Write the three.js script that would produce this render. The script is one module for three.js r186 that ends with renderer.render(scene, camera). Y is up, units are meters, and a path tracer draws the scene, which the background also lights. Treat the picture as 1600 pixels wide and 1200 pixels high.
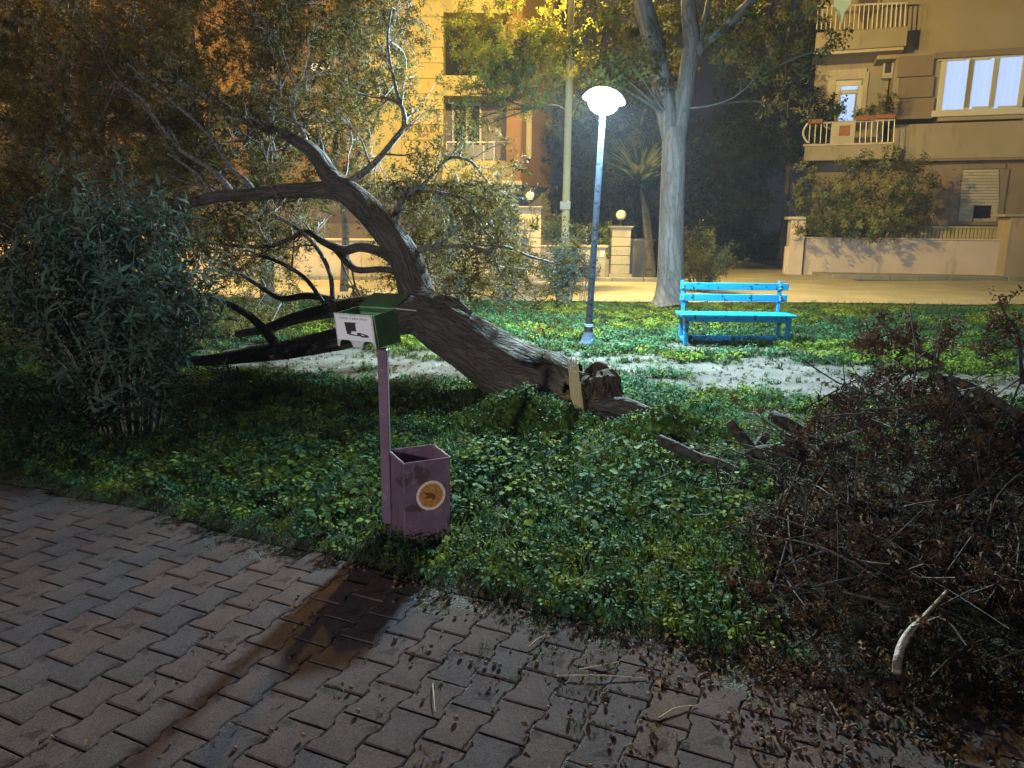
import * as THREE from 'three';
import { mergeGeometries } from 'three/addons/utils/BufferGeometryUtils.js';

// ---------------------------------------------------------------- camera, sky, lights, exposure
const scene = new THREE.Scene();
const camera = new THREE.PerspectiveCamera(54.88, 4 / 3, 0.05, 600);
camera.rotation.order = 'YXZ';
camera.position.set(0, 1.6, 0);
camera.rotation.x = -Math.atan(245 / 1156);
camera.rotation.z = THREE.MathUtils.degToRad(0.6);
camera.updateMatrixWorld(true);
const EXPOSURE = 1.22;
scene.fog = new THREE.FogExp2(0xcfd8e6, 0.0007); // damp night air: a glow hangs round the lamps
const LED = new THREE.Color(0.6, 0.88, 1.0), SODIUM = new THREE.Color(1.0, 0.74, 0.2), AMBER = new THREE.Color(1.0, 0.64, 0.19), COOL = new THREE.Color(1.0, 0.97, 0.98);
const LED_I = 410, SODIUM_I = 780, AMBER_I = 900, REAR_I = 680;

const renderer = new THREE.WebGLRenderer();
renderer.toneMapping = THREE.LinearToneMapping;
renderer.toneMappingExposure = EXPOSURE;
renderer.shadowMap.enabled = true;

{ // night sky of a town: dark, a little paler and browner towards the horizon
  const W = 64, H = 32, d = new Float32Array(W * H * 4);
  for (let y = 0; y < H; y++) for (let x = 0; x < W; x++) {
    const up = Math.max(0, Math.sin(((y + 0.5) / H - 0.5) * Math.PI)), k = (y * W + x) * 4, t = Math.pow(1 - up, 3);
    d[k] = 0.011 + 0.005 * t; d[k + 1] = 0.0105 + 0.003 * t; d[k + 2] = 0.019 + 0.003 * t; d[k + 3] = 1;
  }
  const sky = new THREE.DataTexture(d, W, H, THREE.RGBAFormat, THREE.FloatType);
  sky.mapping = THREE.EquirectangularReflectionMapping; sky.magFilter = THREE.LinearFilter; sky.needsUpdate = true;
  scene.background = sky; scene.environment = sky;
}

// ---------------------------------------------------------------- helpers
const V = (x, y, z) => new THREE.Vector3(x, y, z);
let seed = 12345;
const R = () => { seed = (seed + 0x6d2b79f5) | 0; let t = Math.imul(seed ^ (seed >>> 15), 1 | seed); t = (t + Math.imul(t ^ (t >>> 7), 61 | t)) ^ t; return ((t ^ (t >>> 14)) >>> 0) / 4294967296; };
const rr = (a, b) => a + (b - a) * R();
const reseed = (n) => { seed = n * 7919 + 17; };
const clamp = (x, a, b) => Math.min(b, Math.max(a, x)), lerp = (a, b, t) => a + (b - a) * t;
const sstep = (a, b, x) => { const t = clamp((x - a) / (b - a), 0, 1); return t * t * (3 - 2 * t); };
const rdir = () => { const z = rr(-1, 1), a = rr(0, Math.PI * 2), s = Math.sqrt(1 - z * z); return V(s * Math.cos(a), z, s * Math.sin(a)); };
const hash = (x, y, z) => { let h = Math.imul(x, 374761393) + Math.imul(y, 668265263) + Math.imul(z, 2147483647 ^ 0x5bd1e995); h = Math.imul(h ^ (h >>> 13), 1274126177); return ((h ^ (h >>> 16)) >>> 0) / 4294967296; };
function n3(x, y, z, px = 0, py = px) { // value noise; px, py: the periods for patterns that tile
  const X = Math.floor(x), Y = Math.floor(y), Z = Math.floor(z), f = (t) => t * t * (3 - 2 * t), u = f(x - X), v = f(y - Y), w = f(z - Z);
  const m = (a, per) => (per ? ((a % per) + per) % per : a), h = (i, j, k) => hash(m(X + i, px), m(Y + j, py), Z + k);
  return lerp(lerp(lerp(h(0, 0, 0), h(1, 0, 0), u), lerp(h(0, 1, 0), h(1, 1, 0), u), v), lerp(lerp(h(0, 0, 1), h(1, 0, 1), u), lerp(h(0, 1, 1), h(1, 1, 1), u), v), w);
}
const fbm = (x, y, z = 0, o = 4, px = 0, py = px) => { let s = 0, a = 0.5, t = 0; for (let i = 0; i < o; i++) { s += a * n3(x, y, z + i * 7, px, py); t += a; a *= 0.5; x *= 2; y *= 2; z *= 2; px *= 2; py *= 2; } return s / t; };

// the point at a depth along the view, and the point on level ground, for a pixel of the 1600 x 1200 photograph
const ray = (px, py) => V((px / 800 - 1), 1 - py / 600, 0.5).unproject(camera).sub(camera.position).normalize();
const P = (px, py, z) => { const d = ray(px, py); return camera.position.clone().addScaledVector(d, -z / d.z); };
const G = (px, py, y = 0) => { const d = ray(px, py); return camera.position.clone().addScaledVector(d, (y - camera.position.y) / d.y); };

class Geo { // collects triangles in world space
  constructor() { this.p = []; this.n = []; this.u = []; this.c = []; this.i = []; this.col = null; }
  vert(p, n, u, v) { this.p.push(p.x, p.y, p.z); this.n.push(n.x, n.y, n.z); this.u.push(u, v); if (this.col) this.c.push(this.col.r, this.col.g, this.col.b); return this.p.length / 3 - 1; }
  poly(pts, centre, uvf) { // flat polygon, turned away from centre
    const n = V(0, 0, 0), a = V(), b = V();
    for (let k = 1; k < pts.length - 1; k++) n.add(a.subVectors(pts[k], pts[0]).clone().cross(b.subVectors(pts[k + 1], pts[0])));
    n.normalize();
    if (centre && n.dot(a.subVectors(pts[0], centre)) < 0) { n.negate(); pts = pts.slice().reverse(); }
    const ids = pts.map((q) => { const t = uvf ? uvf(q, n) : [q.x, q.y]; return this.vert(q, n, t[0], t[1]); });
    for (let k = 1; k < ids.length - 1; k++) this.i.push(ids[0], ids[k], ids[k + 1]);
    return this;
  }
  box(c, s, { yaw = 0, q = null, bevel = 0.004 } = {}) { // chamfered box
    const rot = q || new THREE.Quaternion().setFromAxisAngle(V(0, 1, 0), yaw), h = [s[0] / 2, s[1] / 2, s[2] / 2], b = Math.min(bevel, h[0] * 0.45, h[1] * 0.45, h[2] * 0.45), off = R() * 5;
    const C = V(c.x, c.y, c.z), L = (x, y, z) => V(x, y, z);
    const put = (pts) => {
      const w = pts.map((l) => l.clone().applyQuaternion(rot).add(C)), loc = new Map(w.map((v, k) => [v, pts[k]]));
      const e1 = pts[1].clone().sub(pts[0]), e2 = pts[2].clone().sub(pts[0]), ln = e1.cross(e2), ax = Math.abs(ln.x), ay = Math.abs(ln.y), az = Math.abs(ln.z);
      this.poly(w, C, (v) => { const l = loc.get(v); return ax >= ay && ax >= az ? [l.z + off, l.y + off] : ay >= az ? [l.x + off, l.z + off] : [l.x + off, l.y + off]; });
    };
    const cn = (sx, sy, sz, a) => { const v = [sx * (h[0] - b), sy * (h[1] - b), sz * (h[2] - b)]; v[a] = [sx, sy, sz][a] * h[a]; return L(...v); };
    for (let a = 0; a < 3; a++) for (const s1 of [-1, 1]) {
      const q4 = [[-1, -1], [1, -1], [1, 1], [-1, 1]].map(([i, j]) => { const g = [0, 0, 0]; g[a] = s1; g[(a + 1) % 3] = i; g[(a + 2) % 3] = j; return cn(...g, a); });
      put(q4);
    }
    if (b > 0.0005) {
      for (let a = 0; a < 3; a++) for (const i of [-1, 1]) for (const j of [-1, 1]) { // edges along axis a
        const g = (t) => { const r = [0, 0, 0]; r[a] = t; r[(a + 1) % 3] = i; r[(a + 2) % 3] = j; return r; };
        put([cn(...g(-1), (a + 1) % 3), cn(...g(1), (a + 1) % 3), cn(...g(1), (a + 2) % 3), cn(...g(-1), (a + 2) % 3)]);
      }
      for (const x of [-1, 1]) for (const y of [-1, 1]) for (const z of [-1, 1]) put([0, 1, 2].map((a) => cn(x, y, z, a)));
    }
    return this;
  }
  bar(a, b, w, t, bevel = 0.003) { // square bar from a to b
    const d = b.clone().sub(a), q = new THREE.Quaternion().setFromUnitVectors(V(0, 1, 0), d.clone().normalize());
    return this.box(a.clone().add(b).multiplyScalar(0.5), [w, d.length(), t], { q, bevel });
  }
  tube(pts, rad, { seg = 6, sub = 3, bark = 0, cap = true, shape = null } = {}) { // tapered, curved limb
    const cur = new THREE.CatmullRomCurve3(pts, false, 'centripetal'), N = (pts.length - 1) * sub, rings = [];
    let up = Math.abs(pts[1].clone().sub(pts[0]).normalize().y) > 0.9 ? V(1, 0, 0) : V(0, 1, 0), len = 0, last = null;
    const s0 = R() * 20;
    for (let k = 0; k <= N; k++) {
      const t = k / N, c = cur.getPoint(t), T = cur.getTangent(t), f = t * (pts.length - 1), i = Math.min(pts.length - 2, Math.floor(f)), r = lerp(rad[i], rad[i + 1], f - i);
      const B = T.clone().cross(up).normalize(), Nn = B.clone().cross(T).normalize(); up = Nn;
      if (last) len += c.distanceTo(last); last = c;
      const ring = [];
      for (let j = 0; j <= seg; j++) {
        const a = (j / seg) * Math.PI * 2, ca = Math.cos(a), sa = Math.sin(a), o = B.clone().multiplyScalar(ca).addScaledVector(Nn, sa);
        let m = 1;
        if (bark) { const x = ca * 2.2, y = sa * 2.2; const tw = a + len * 0.35, r1 = 1 - Math.abs(n3(Math.cos(tw) * 5 + s0, Math.sin(tw) * 5, len * 0.9) * 2 - 1); m += bark * ((fbm(x + s0, y, len * 1.1, 3) - 0.5) * 1.2 - Math.pow(r1, 3) * 0.2 + (n3(Math.cos(tw) * 9, Math.sin(tw) * 9 + s0, len * 2.5) - 0.5) * 0.35); }
        if (shape) m *= shape(t, a);
        ring.push([c.clone().addScaledVector(o, r * m), o, (j / seg) * 2 * Math.PI * Math.max(r, 0.02), len]);
      }
      rings.push(ring);
    }
    const base = this.p.length / 3;
    rings.forEach((ring, k) => ring.forEach(([p, o, u, v], j) => {
      let nrm = o;
      if (bark || shape) {
        const a = rings[Math.min(N, k + 1)][j][0], b = rings[Math.max(0, k - 1)][j][0], c = ring[(j + 1) % seg][0], d = ring[(j - 1 + seg) % seg][0];
        nrm = c.clone().sub(d).cross(a.clone().sub(b)).normalize(); if (nrm.dot(o) < 0) nrm.negate();
      }
      this.vert(p, nrm, u, v);
    }));
    for (let k = 0; k < N; k++) for (let j = 0; j < seg; j++) { const a = base + k * (seg + 1) + j, b = a + seg + 1; this.i.push(a, b, a + 1, b, b + 1, a + 1); }
    if (cap) for (const k of [0, N]) {
      const cc = rings[k].reduce((s, r) => s.add(r[0]), V(0, 0, 0)).multiplyScalar(1 / rings[k].length), T = cur.getTangent(k / N).multiplyScalar(k ? 1 : -1), ci = this.vert(cc, T, 0, 0);
      for (let j = 0; j < seg; j++) { const a = this.vert(rings[k][j][0], T, rings[k][j][1].x * 0.1, rings[k][j][1].y * 0.1), b = this.vert(rings[k][j + 1][0], T, rings[k][j + 1][1].x * 0.1, rings[k][j + 1][1].y * 0.1); k ? this.i.push(ci, a, b) : this.i.push(ci, b, a); }
    }
    return this;
  }
  lathe(c, prof, seg = 20, q = null) {
    const base = this.p.length / 3;
    prof.forEach(([r, y], k) => { for (let j = 0; j <= seg; j++) {
      const a = (j / seg) * Math.PI * 2, d0 = prof[Math.max(0, k - 1)], d1 = prof[Math.min(prof.length - 1, k + 1)], nr = d1[1] - d0[1], ny = d0[0] - d1[0], l = Math.hypot(nr, ny) || 1;
      const p = V(r * Math.cos(a), y, r * Math.sin(a)), n = V(nr / l * Math.cos(a), ny / l, nr / l * Math.sin(a)); if (q) { p.applyQuaternion(q); n.applyQuaternion(q); }
      this.vert(p.add(c), n, a * Math.max(r, 0.02), y);
    } });
    for (let k = 0; k < prof.length - 1; k++) for (let j = 0; j < seg; j++) { const a = base + k * (seg + 1) + j, b = a + seg + 1; this.i.push(a, b, a + 1, b, b + 1, a + 1); }
    return this;
  }
  leaf(p, dir, len, wid, nrm, bend = 0.15) { // folded, bent blade of four triangles
    const s = dir.clone().cross(nrm).normalize(), n = s.clone().cross(dir).normalize();
    const m = p.clone().addScaledVector(dir, len * 0.45).addScaledVector(n, len * bend * 0.5), t = p.clone().addScaledVector(dir, len).addScaledVector(n, -len * bend);
    const a = m.clone().addScaledVector(s, wid / 2).addScaledVector(n, wid * 0.12), b = m.clone().addScaledVector(s, -wid / 2).addScaledVector(n, wid * 0.12);
    const ip = this.vert(p, n, 0.5, 0), ia = this.vert(a, n.clone().addScaledVector(s, -0.25).normalize(), 1, 0.5), ib = this.vert(b, n.clone().addScaledVector(s, 0.25).normalize(), 0, 0.5), it = this.vert(t, n.clone().addScaledVector(dir, 0.4).normalize(), 0.5, 1), im = this.vert(m, n, 0.5, 0.5);
    this.i.push(ip, ia, im, ip, im, ib, im, ia, it, im, it, ib);
    return this;
  }
  oval(p, dir, len, wid, nrm, bend = 0.15) { // rounded leaf
    const s = dir.clone().cross(nrm).normalize(), n = s.clone().cross(dir).normalize(), c = this.vert(p.clone().addScaledVector(dir, len * 0.5).addScaledVector(n, -len * 0.04), n, 0.5, 0.5), ids = [];
    for (let k = 0; k < 8; k++) { const a = k / 8 * 6.2832, u = -Math.cos(a) * 0.5 + 0.5, v = Math.sin(a) * (0.5 + 0.06 * Math.cos(a * 3)); ids.push(this.vert(p.clone().addScaledVector(dir, len * u).addScaledVector(s, wid * v).addScaledVector(n, len * (0.1 * Math.abs(v) * 2 - bend * u * u)), n.clone().addScaledVector(s, -v * 0.35).normalize(), v + 0.5, u)); }
    for (let k = 0; k < 8; k++) this.i.push(c, ids[k], ids[(k + 1) % 8]);
    return this;
  }
  geometry(off) {
    const g = new THREE.BufferGeometry(), p = new Float32Array(this.p);
    if (off) for (let k = 0; k < p.length; k += 3) { p[k] -= off.x; p[k + 1] -= off.y; p[k + 2] -= off.z; }
    g.setAttribute('position', new THREE.BufferAttribute(p, 3)); g.setAttribute('normal', new THREE.Float32BufferAttribute(this.n, 3)); g.setAttribute('uv', new THREE.Float32BufferAttribute(this.u, 2));
    if (this.c.length) g.setAttribute('color', new THREE.Float32BufferAttribute(this.c, 3));
    g.setIndex(this.i); return g;
  }
  build(name, material, parent = scene, label) { return mesh(name, this.geometry(parent.off), material, parent, label); }
}
const used = {};
const numbered = (n) => { const k = used[n] = (used[n] ?? -1) + 1; return k ? n + '_' + String(k).padStart(3, '0') : n; };
function mesh(name, g, material, parent = scene, label) {
  const m = new THREE.Mesh(g, material); m.name = parent === scene ? numbered(name) : name; m.castShadow = m.receiveShadow = true; m.off = parent.off; if (label) m.userData.label = label;
  parent.add(m); return m;
}
function thing(name, label, category, pos, group) {
  const o = new THREE.Group(); o.name = numbered(name); o.position.copy(pos); o.off = pos.clone(); o.userData = { label, category, kind: 'thing' }; if (group) o.userData.group = group; scene.add(o); return o;
}
const tag = (o, label, category, group, kind) => { Object.assign(o.userData, { label, category }); if (group) o.userData.group = group; if (kind) o.userData.kind = kind; return o; };
const struct = (o) => { o.userData.kind = 'structure'; return o; };
// instanced foliage: spots = [position, quaternion or direction, scale, colour]
const _m = new THREE.Matrix4(), _q = new THREE.Quaternion(), _s = V();
function scatter(name, g, material, spots, parent = scene, kind) {
  const im = new THREE.InstancedMesh(g, material, spots.length); im.name = parent === scene ? numbered(name) : name; im.castShadow = im.receiveShadow = true;
  spots.forEach(([p, d, s, c], k) => {
    if (d.isQuaternion) _q.copy(d); else { _q.setFromUnitVectors(V(0, 1, 0), d.clone().normalize()); _q.multiply(new THREE.Quaternion().setFromAxisAngle(V(0, 1, 0), R() * 6.283)); }
    const pp = parent.off ? p.clone().sub(parent.off) : p;
    im.setMatrixAt(k, _m.compose(pp, _q, _s.set(s, s, s))); im.setColorAt(k, c);
  });
  if (kind) im.userData.kind = kind;
  parent.add(im); return im;
}
const lin = (r, g, b) => new THREE.Color().setRGB(r, g, b);
const vary = (c, a = 0.25, hue = 0.12) => { const k = 1 + rr(-a, a); return lin(c.r * k * (1 + rr(-hue, hue)), c.g * k, c.b * k * (1 + rr(-hue, hue))); };

// ---------------------------------------------------------------- textures and materials
function tex(n, f, srgb = false, rep = 1) {
  const d = new Uint8Array(n * n * 4);
  for (let y = 0; y < n; y++) for (let x = 0; x < n; x++) { const c = f(x / n, y / n), k = (y * n + x) * 4; for (let j = 0; j < 3; j++) d[k + j] = clamp(Math.round((Array.isArray(c) ? c[j] : c) * 255), 0, 255); d[k + 3] = 255; }
  const t = new THREE.DataTexture(d, n, n); t.wrapS = t.wrapT = THREE.RepeatWrapping; t.magFilter = THREE.LinearFilter; t.repeat.set(rep, rep); if (srgb) t.colorSpace = THREE.SRGBColorSpace; t.needsUpdate = true; return t;
}
const again = (t, rx, ry = rx) => { const c = t.clone(); c.repeat.set(rx, ry); c.needsUpdate = true; return c; };
const T = {
  mottle: tex(256, (u, v) => 0.72 + 0.28 * fbm(u * 6, v * 6, 1, 5, 6) + (n3(u * 128, v * 128, 9, 128) - 0.5) * 0.12, true),
  grit: tex(256, (u, v) => 0.5 * fbm(u * 16, v * 16, 3, 4, 16) + 0.5 * n3(u * 100, v * 100, 4, 100)),
  ...(() => { const f = (u, v) => { const w = fbm(u * 6, v * 3, 2, 3, 6, 3), q = fbm(u * 8, v * 6, 12, 3, 8, 6), r = 1 - Math.abs(n3(u * 22 + w * 3, v * 6 + q * 1.6, 5, 22, 6) * 2 - 1), r2 = 1 - Math.abs(n3(u * 40 + q * 4, v * 16 + w * 3, 8, 40, 16) * 2 - 1); return [1 - 0.75 * Math.pow(r, 2.2) - 0.35 * Math.pow(r2, 3), w, q]; };
    return { barkC: tex(512, (u, v) => { const [h, w, q] = f(u, v), k = 0.62 + 0.3 * clamp(h, 0, 1) + 0.3 * (w - 0.5) + 0.15 * (n3(u * 128, v * 128, 3, 128) - 0.5); return [k, k * (0.95 + 0.06 * (q - 0.5)), k * 0.9]; }, true), barkB: tex(512, (u, v) => { const [h] = f(u, v); return clamp(h, 0, 1) * 0.9 + 0.1 * n3(u * 90, v * 90, 2, 90); }) }; })(),
  smoothBark: tex(256, (u, v) => 0.7 + 0.3 * fbm(u * 5, v * 12, 8, 4, 5, 12) - 0.25 * sstep(0.66, 0.74, n3(u * 9, v * 22, 3, 9, 22)), true),
  streak: tex(256, (u, v) => { const k = 0.75 + 0.25 * fbm(u * 40, v * 2, 1, 3, 40, 2); return [k, k * 0.97, k * 0.9]; }, true),
  wall: tex(512, (u, v) => { const s = 0.86 + 0.14 * fbm(u * 4, v * 4, 11, 5, 4) - 0.1 * sstep(0.62, 0.8, fbm(u * 12, v * 3, 5, 3, 12, 3)); return [s, s * 0.99, s * 0.975]; }, true),
  road: tex(512, (u, v) => 0.66 + 0.2 * fbm(u * 5, v * 5, 2, 4, 5) + 0.22 * (n3(u * 256, v * 256, 3, 256) - 0.4), true),
  paver: tex(256, (u, v) => { const k = 0.74 + 0.22 * fbm(u * 5, v * 5, 4, 4, 5) + 0.2 * (n3(u * 128, v * 128, 6, 128) - 0.5) - 0.18 * sstep(0.66, 0.8, fbm(u * 9, v * 9, 13, 3, 9)); return [k, k, k]; }, true),
  worn: tex(512, (u, v) => { // mauve paint with scuffs and rust
    const r = sstep(0.63, 0.7, fbm(u * 5, v * 5, 3, 5, 5)), sc = sstep(0.7, 0.74, fbm(u * 22, v * 8, 8, 3, 22, 8)), k = 0.85 + 0.25 * fbm(u * 8, v * 8, 1, 4, 8);
    return [lerp(0.43 * k, 0.25, r * 0.6) + sc * 0.06, lerp(0.33 * k, 0.17, r * 0.6) + sc * 0.06, lerp(0.405 * k, 0.18, r * 0.6) + sc * 0.06];
  }, true),
  paint: tex(256, (u, v) => 0.8 + 0.2 * fbm(u * 3, v * 24, 1, 4, 3, 24) - 0.45 * sstep(0.68, 0.73, fbm(u * 14, v * 14, 6, 3, 14)), true),
};
const std = (o) => new THREE.MeshStandardMaterial({ roughness: 0.85, ...o });
const col = (r, g, b) => lin(r, g, b);
const leafMat = (rough = 0.5, tr = 0.3) => new THREE.MeshPhysicalMaterial({ color: 0xffffff, specularIntensity: 0.05, roughness: rough, transmission: tr, thickness: 0, side: THREE.DoubleSide });
const M = {
  bark: std({ color: col(0.145, 0.132, 0.126), map: again(T.barkC, 1.8, 1.3), bumpMap: again(T.barkB, 1.8, 1.3), bumpScale: 0.022, roughness: 0.92 }),
  barkTwig: std({ color: col(0.25, 0.22, 0.2), map: again(T.smoothBark, 3), roughness: 0.8 }),
  barkGrey: std({ color: col(0.125, 0.125, 0.13), map: again(T.barkC, 1, 0.5), bumpMap: again(T.barkB, 1, 0.5), bumpScale: 0.008, roughness: 0.9 }),
  barkDark: std({ color: col(0.09, 0.075, 0.06), map: T.smoothBark, roughness: 0.9 }),
  torn: std({ color: col(0.2, 0.13, 0.08), map: again(T.streak, 3, 1), bumpMap: again(T.streak, 3, 1), bumpScale: 0.02, roughness: 0.9 }),
  stump: std({ color: col(0.13, 0.096, 0.072), map: again(T.streak, 5, 1.5), bumpMap: again(T.grit, 2.5), bumpScale: 0.03, roughness: 1 }),
  splinter: std({ color: col(0.8, 0.68, 0.46), map: again(T.streak, 6, 2), bumpMap: again(T.streak, 6, 2), bumpScale: 0.006, roughness: 0.75 }),
  soilDark: std({ color: col(0.07, 0.055, 0.045), map: T.mottle, bumpMap: T.grit, bumpScale: 0.02 }),
  leaf: leafMat(0.7, 0.45), leafGloss: leafMat(0.65, 0.45), leafDry: leafMat(0.75, 0.12), grass: leafMat(0.7, 0.42),
  cream: std({ color: col(0.46, 0.385, 0.2), map: again(T.wall, 0.25), bumpMap: again(T.grit, 0.7), bumpScale: 0.004 }),
  beige: std({ color: col(0.33, 0.28, 0.215), map: again(T.wall, 0.25), bumpMap: again(T.grit, 0.7), bumpScale: 0.004 }),
  cream2: std({ color: col(0.46, 0.41, 0.34), map: again(T.wall, 0.25), bumpMap: again(T.grit, 0.7), bumpScale: 0.004 }),
  brown: std({ color: col(0.34, 0.27, 0.21), map: again(T.wall, 0.25) }),
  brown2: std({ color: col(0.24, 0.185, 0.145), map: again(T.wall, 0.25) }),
  orange: std({ color: col(0.27, 0.145, 0.065), map: again(T.wall, 0.3), bumpMap: again(T.grit, 0.7), bumpScale: 0.004 }),
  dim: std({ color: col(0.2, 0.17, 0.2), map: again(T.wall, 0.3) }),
  stone: std({ color: col(0.5, 0.43, 0.34), map: again(T.wall, 0.8), bumpMap: again(T.grit, 2), bumpScale: 0.004 }),
  pink: std({ color: col(0.52, 0.43, 0.4), map: again(T.wall, 0.4), bumpMap: again(T.grit, 1), bumpScale: 0.004 }),
  concrete: std({ color: col(0.36, 0.33, 0.29), map: again(T.road, 0.5), bumpMap: again(T.grit, 1), bumpScale: 0.006 }),
  road: std({ color: col(0.5, 0.45, 0.37), map: again(T.road, 0.25), bumpMap: again(T.grit, 1.5), bumpScale: 0.006, roughness: 0.8 }),
  white: std({ color: col(0.7, 0.7, 0.7), map: again(T.mottle, 3), roughness: 0.5 }),
  frame: std({ color: col(0.5, 0.47, 0.42), roughness: 0.6 }),
  darkGlass: std({ color: col(0.02, 0.022, 0.026), roughness: 0.12 }),
  rail: std({ color: col(0.45, 0.42, 0.4), roughness: 0.5, metalness: 0.2 }),
  black: std({ color: col(0.015, 0.015, 0.015), roughness: 0.5 }),
  mauve: std({ map: again(T.worn, 2.2), roughness: 0.55 }), mauveIn: std({ color: col(0.1, 0.065, 0.09), roughness: 0.8 }),
  green: std({ color: col(0.12, 0.34, 0.13), map: again(T.mottle, 4), roughness: 0.5 }), greenDark: std({ color: col(0.06, 0.13, 0.06), map: again(T.mottle, 4), roughness: 0.5 }),
  blue: std({ color: col(0.008, 0.27, 0.5), map: again(T.paint, 1.2), roughness: 0.42 }), blueDeep: std({ color: col(0.012, 0.21, 0.5), map: again(T.paint, 1.2), roughness: 0.45 }),
  pole: std({ color: col(0.12, 0.17, 0.27), map: again(T.paint, 2), roughness: 0.4 }), cap: std({ color: col(0.6, 0.63, 0.66), emissive: LED, emissiveIntensity: 1.6, roughness: 0.4 }),
  terracotta: std({ color: col(0.35, 0.13, 0.06), map: again(T.mottle, 3) }),
  glow: std({ color: col(0.8, 0.85, 0.9), emissive: LED, emissiveIntensity: 9, roughness: 0.4 }),
  sodiumGlow: std({ color: col(0.8, 0.7, 0.5), emissive: SODIUM, emissiveIntensity: 8 }), rearGlow: std({ color: col(0.8, 0.8, 0.8), emissive: COOL, emissiveIntensity: 8 }),
  globe: new THREE.MeshPhysicalMaterial({ color: 0xffffff, roughness: 0.08, transmission: 1, thickness: 0 }), globeMilk: std({ color: col(0.75, 0.7, 0.5), roughness: 0.25 }),
  bulb: std({ color: col(0.8, 0.8, 0.5), emissive: col(1, 0.9, 0.4), emissiveIntensity: 0.55 }),
};

// ---------------------------------------------------------------- the ground: lawn, paved path, road
const E0 = V(-0.95, 0, -3.39), ED = V(0.915, 0, 0.404).normalize(), RD = V(0.404, 0, -0.915).normalize(); // the edge of the path and the way its rows run
const pathDist = (x, z) => { const a = (x - E0.x) * ED.x + (z - E0.z) * ED.z; return -((x - E0.x) * RD.x + (z - E0.z) * RD.z) - 0.05 * Math.sin(a * 1.3) - 0.06 * (n3(a * 3, 0, 5) - 0.5); }; // > 0 on the path
const wornLine = [[-8, -10.2], [-1.6, -8.9], [1.1, -8.75], [3.1, -8.1], [5.4, -7.7], [14, -7.2]];
function soil(x, z) { // how bare the lawn is trodden
  let zc = -8; for (let k = 0; k < wornLine.length - 1; k++) if (x >= wornLine[k][0] && x <= wornLine[k + 1][0]) zc = lerp(wornLine[k][1], wornLine[k + 1][1], (x - wornLine[k][0]) / (wornLine[k + 1][0] - wornLine[k][0]));
  const w = 1.55 + 0.4 * Math.sin(x * 0.9 + 1), t = 1 - Math.abs(z - zc - 0.2) / w, bench = 1 - Math.hypot((x - 3.1) / 1.2, (z + 10.05) / 0.55);
  return sstep(0.15, 0.62, Math.max(t, bench * 1.2) * 0.75 + (fbm(x * 1.3, z * 2.8, 3, 5) - 0.5) * 2.1) * (x > -4 ? 1 : 0.4);
}
const ROAD_NEAR = -16.6, roadNear = (x) => ROAD_NEAR + 0.35 * (n3(x * 0.5, 3, 1) - 0.5) - 0.02 * x;
function groundY(x, z) {
  const d = pathDist(x, z); if (d > 0) return -0.05; if (z < -16.2) return -0.02;
  return (fbm(x * 0.9, z * 0.9, 7, 3) - 0.5) * 0.05 + (fbm(x * 6, z * 6, 2, 2) - 0.5) * 0.025 - 0.04 * sstep(-0.1, 0, d) - 0.015 * soil(x, z) + (z < -15.5 ? -0.02 : 0);
}
{
  const axis = (a, b, st, out) => { const v = []; for (let t = a; t <= b + 1e-6; t += st) v.push(t); let s = st; for (let t = b; t < out;) { s *= 1.5; t += s; v.push(t); } s = st; for (let t = a; t > -out;) { s *= 1.5; t -= s; v.unshift(t); } return v; };
  const xs = axis(-9, 11, 0.09, 260), zs = axis(-17.2, -1, 0.09, 260), p = [], c = [], u = [], ix = [];
  for (const z of zs) for (const x of xs) {
    p.push(x, groundY(x, z), z); u.push(x, z);
    const s = z > -16.4 ? soil(x, z) : 0.2, f = fbm(x * 3, z * 3, 9, 4), k = 0.45 + 1.1 * f;
    const gr = [0.05 * k, 0.062 * k, 0.026 * k], so = [0.2 * k, 0.178 * k, 0.148 * k]; for (let j = 0; j < 3; j++) c.push(lerp(gr[j], so[j], s));
  }
  for (let j = 0; j < zs.length - 1; j++) for (let i = 0; i < xs.length - 1; i++) { const a = j * xs.length + i, b = a + xs.length; ix.push(a, b, a + 1, b, b + 1, a + 1); }
  const g = new THREE.BufferGeometry(); g.setAttribute('position', new THREE.Float32BufferAttribute(p, 3)); g.setAttribute('uv', new THREE.Float32BufferAttribute(u, 2)); g.setAttribute('color', new THREE.Float32BufferAttribute(c, 3)); g.setIndex(ix); g.computeVertexNormals();
  struct(mesh('ground', g, std({ vertexColors: true, map: again(T.road, 0.9), bumpMap: again(T.grit, 2), bumpScale: 0.02, roughness: 0.95 })));
  const strip = (name, rows, y, m) => { const q = new Geo(); for (let k = 0; k < rows.length - 1; k++) { const [x0, a0, b0] = rows[k], [x1, a1, b1] = rows[k + 1]; q.poly([V(x0, y, a0), V(x1, y, a1), V(x1, y, b1), V(x0, y, b0)], V(x0, -50, a0), (v) => [v.x, v.z]); } return struct(q.build(name, m)); };
  const rows = []; for (let x = -60; x <= 60; x += 0.5) rows.push([x, roadNear(x), -22.9 - 0.07 * x - (x > 6 ? 0.12 * (x - 6) : 0)]);
  strip('road', rows, 0.004, M.road);
  // lane that runs back between the houses
  const lane = new Geo(); lane.poly([V(5.2, 0.008, -22.6), V(11.2, 0.008, -23.2), V(13.2, 0.008, -60), V(8, 0.008, -60)], V(8, -50, -30), (v) => [v.x, v.z]); struct(lane.build('lane', M.road));
}
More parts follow.
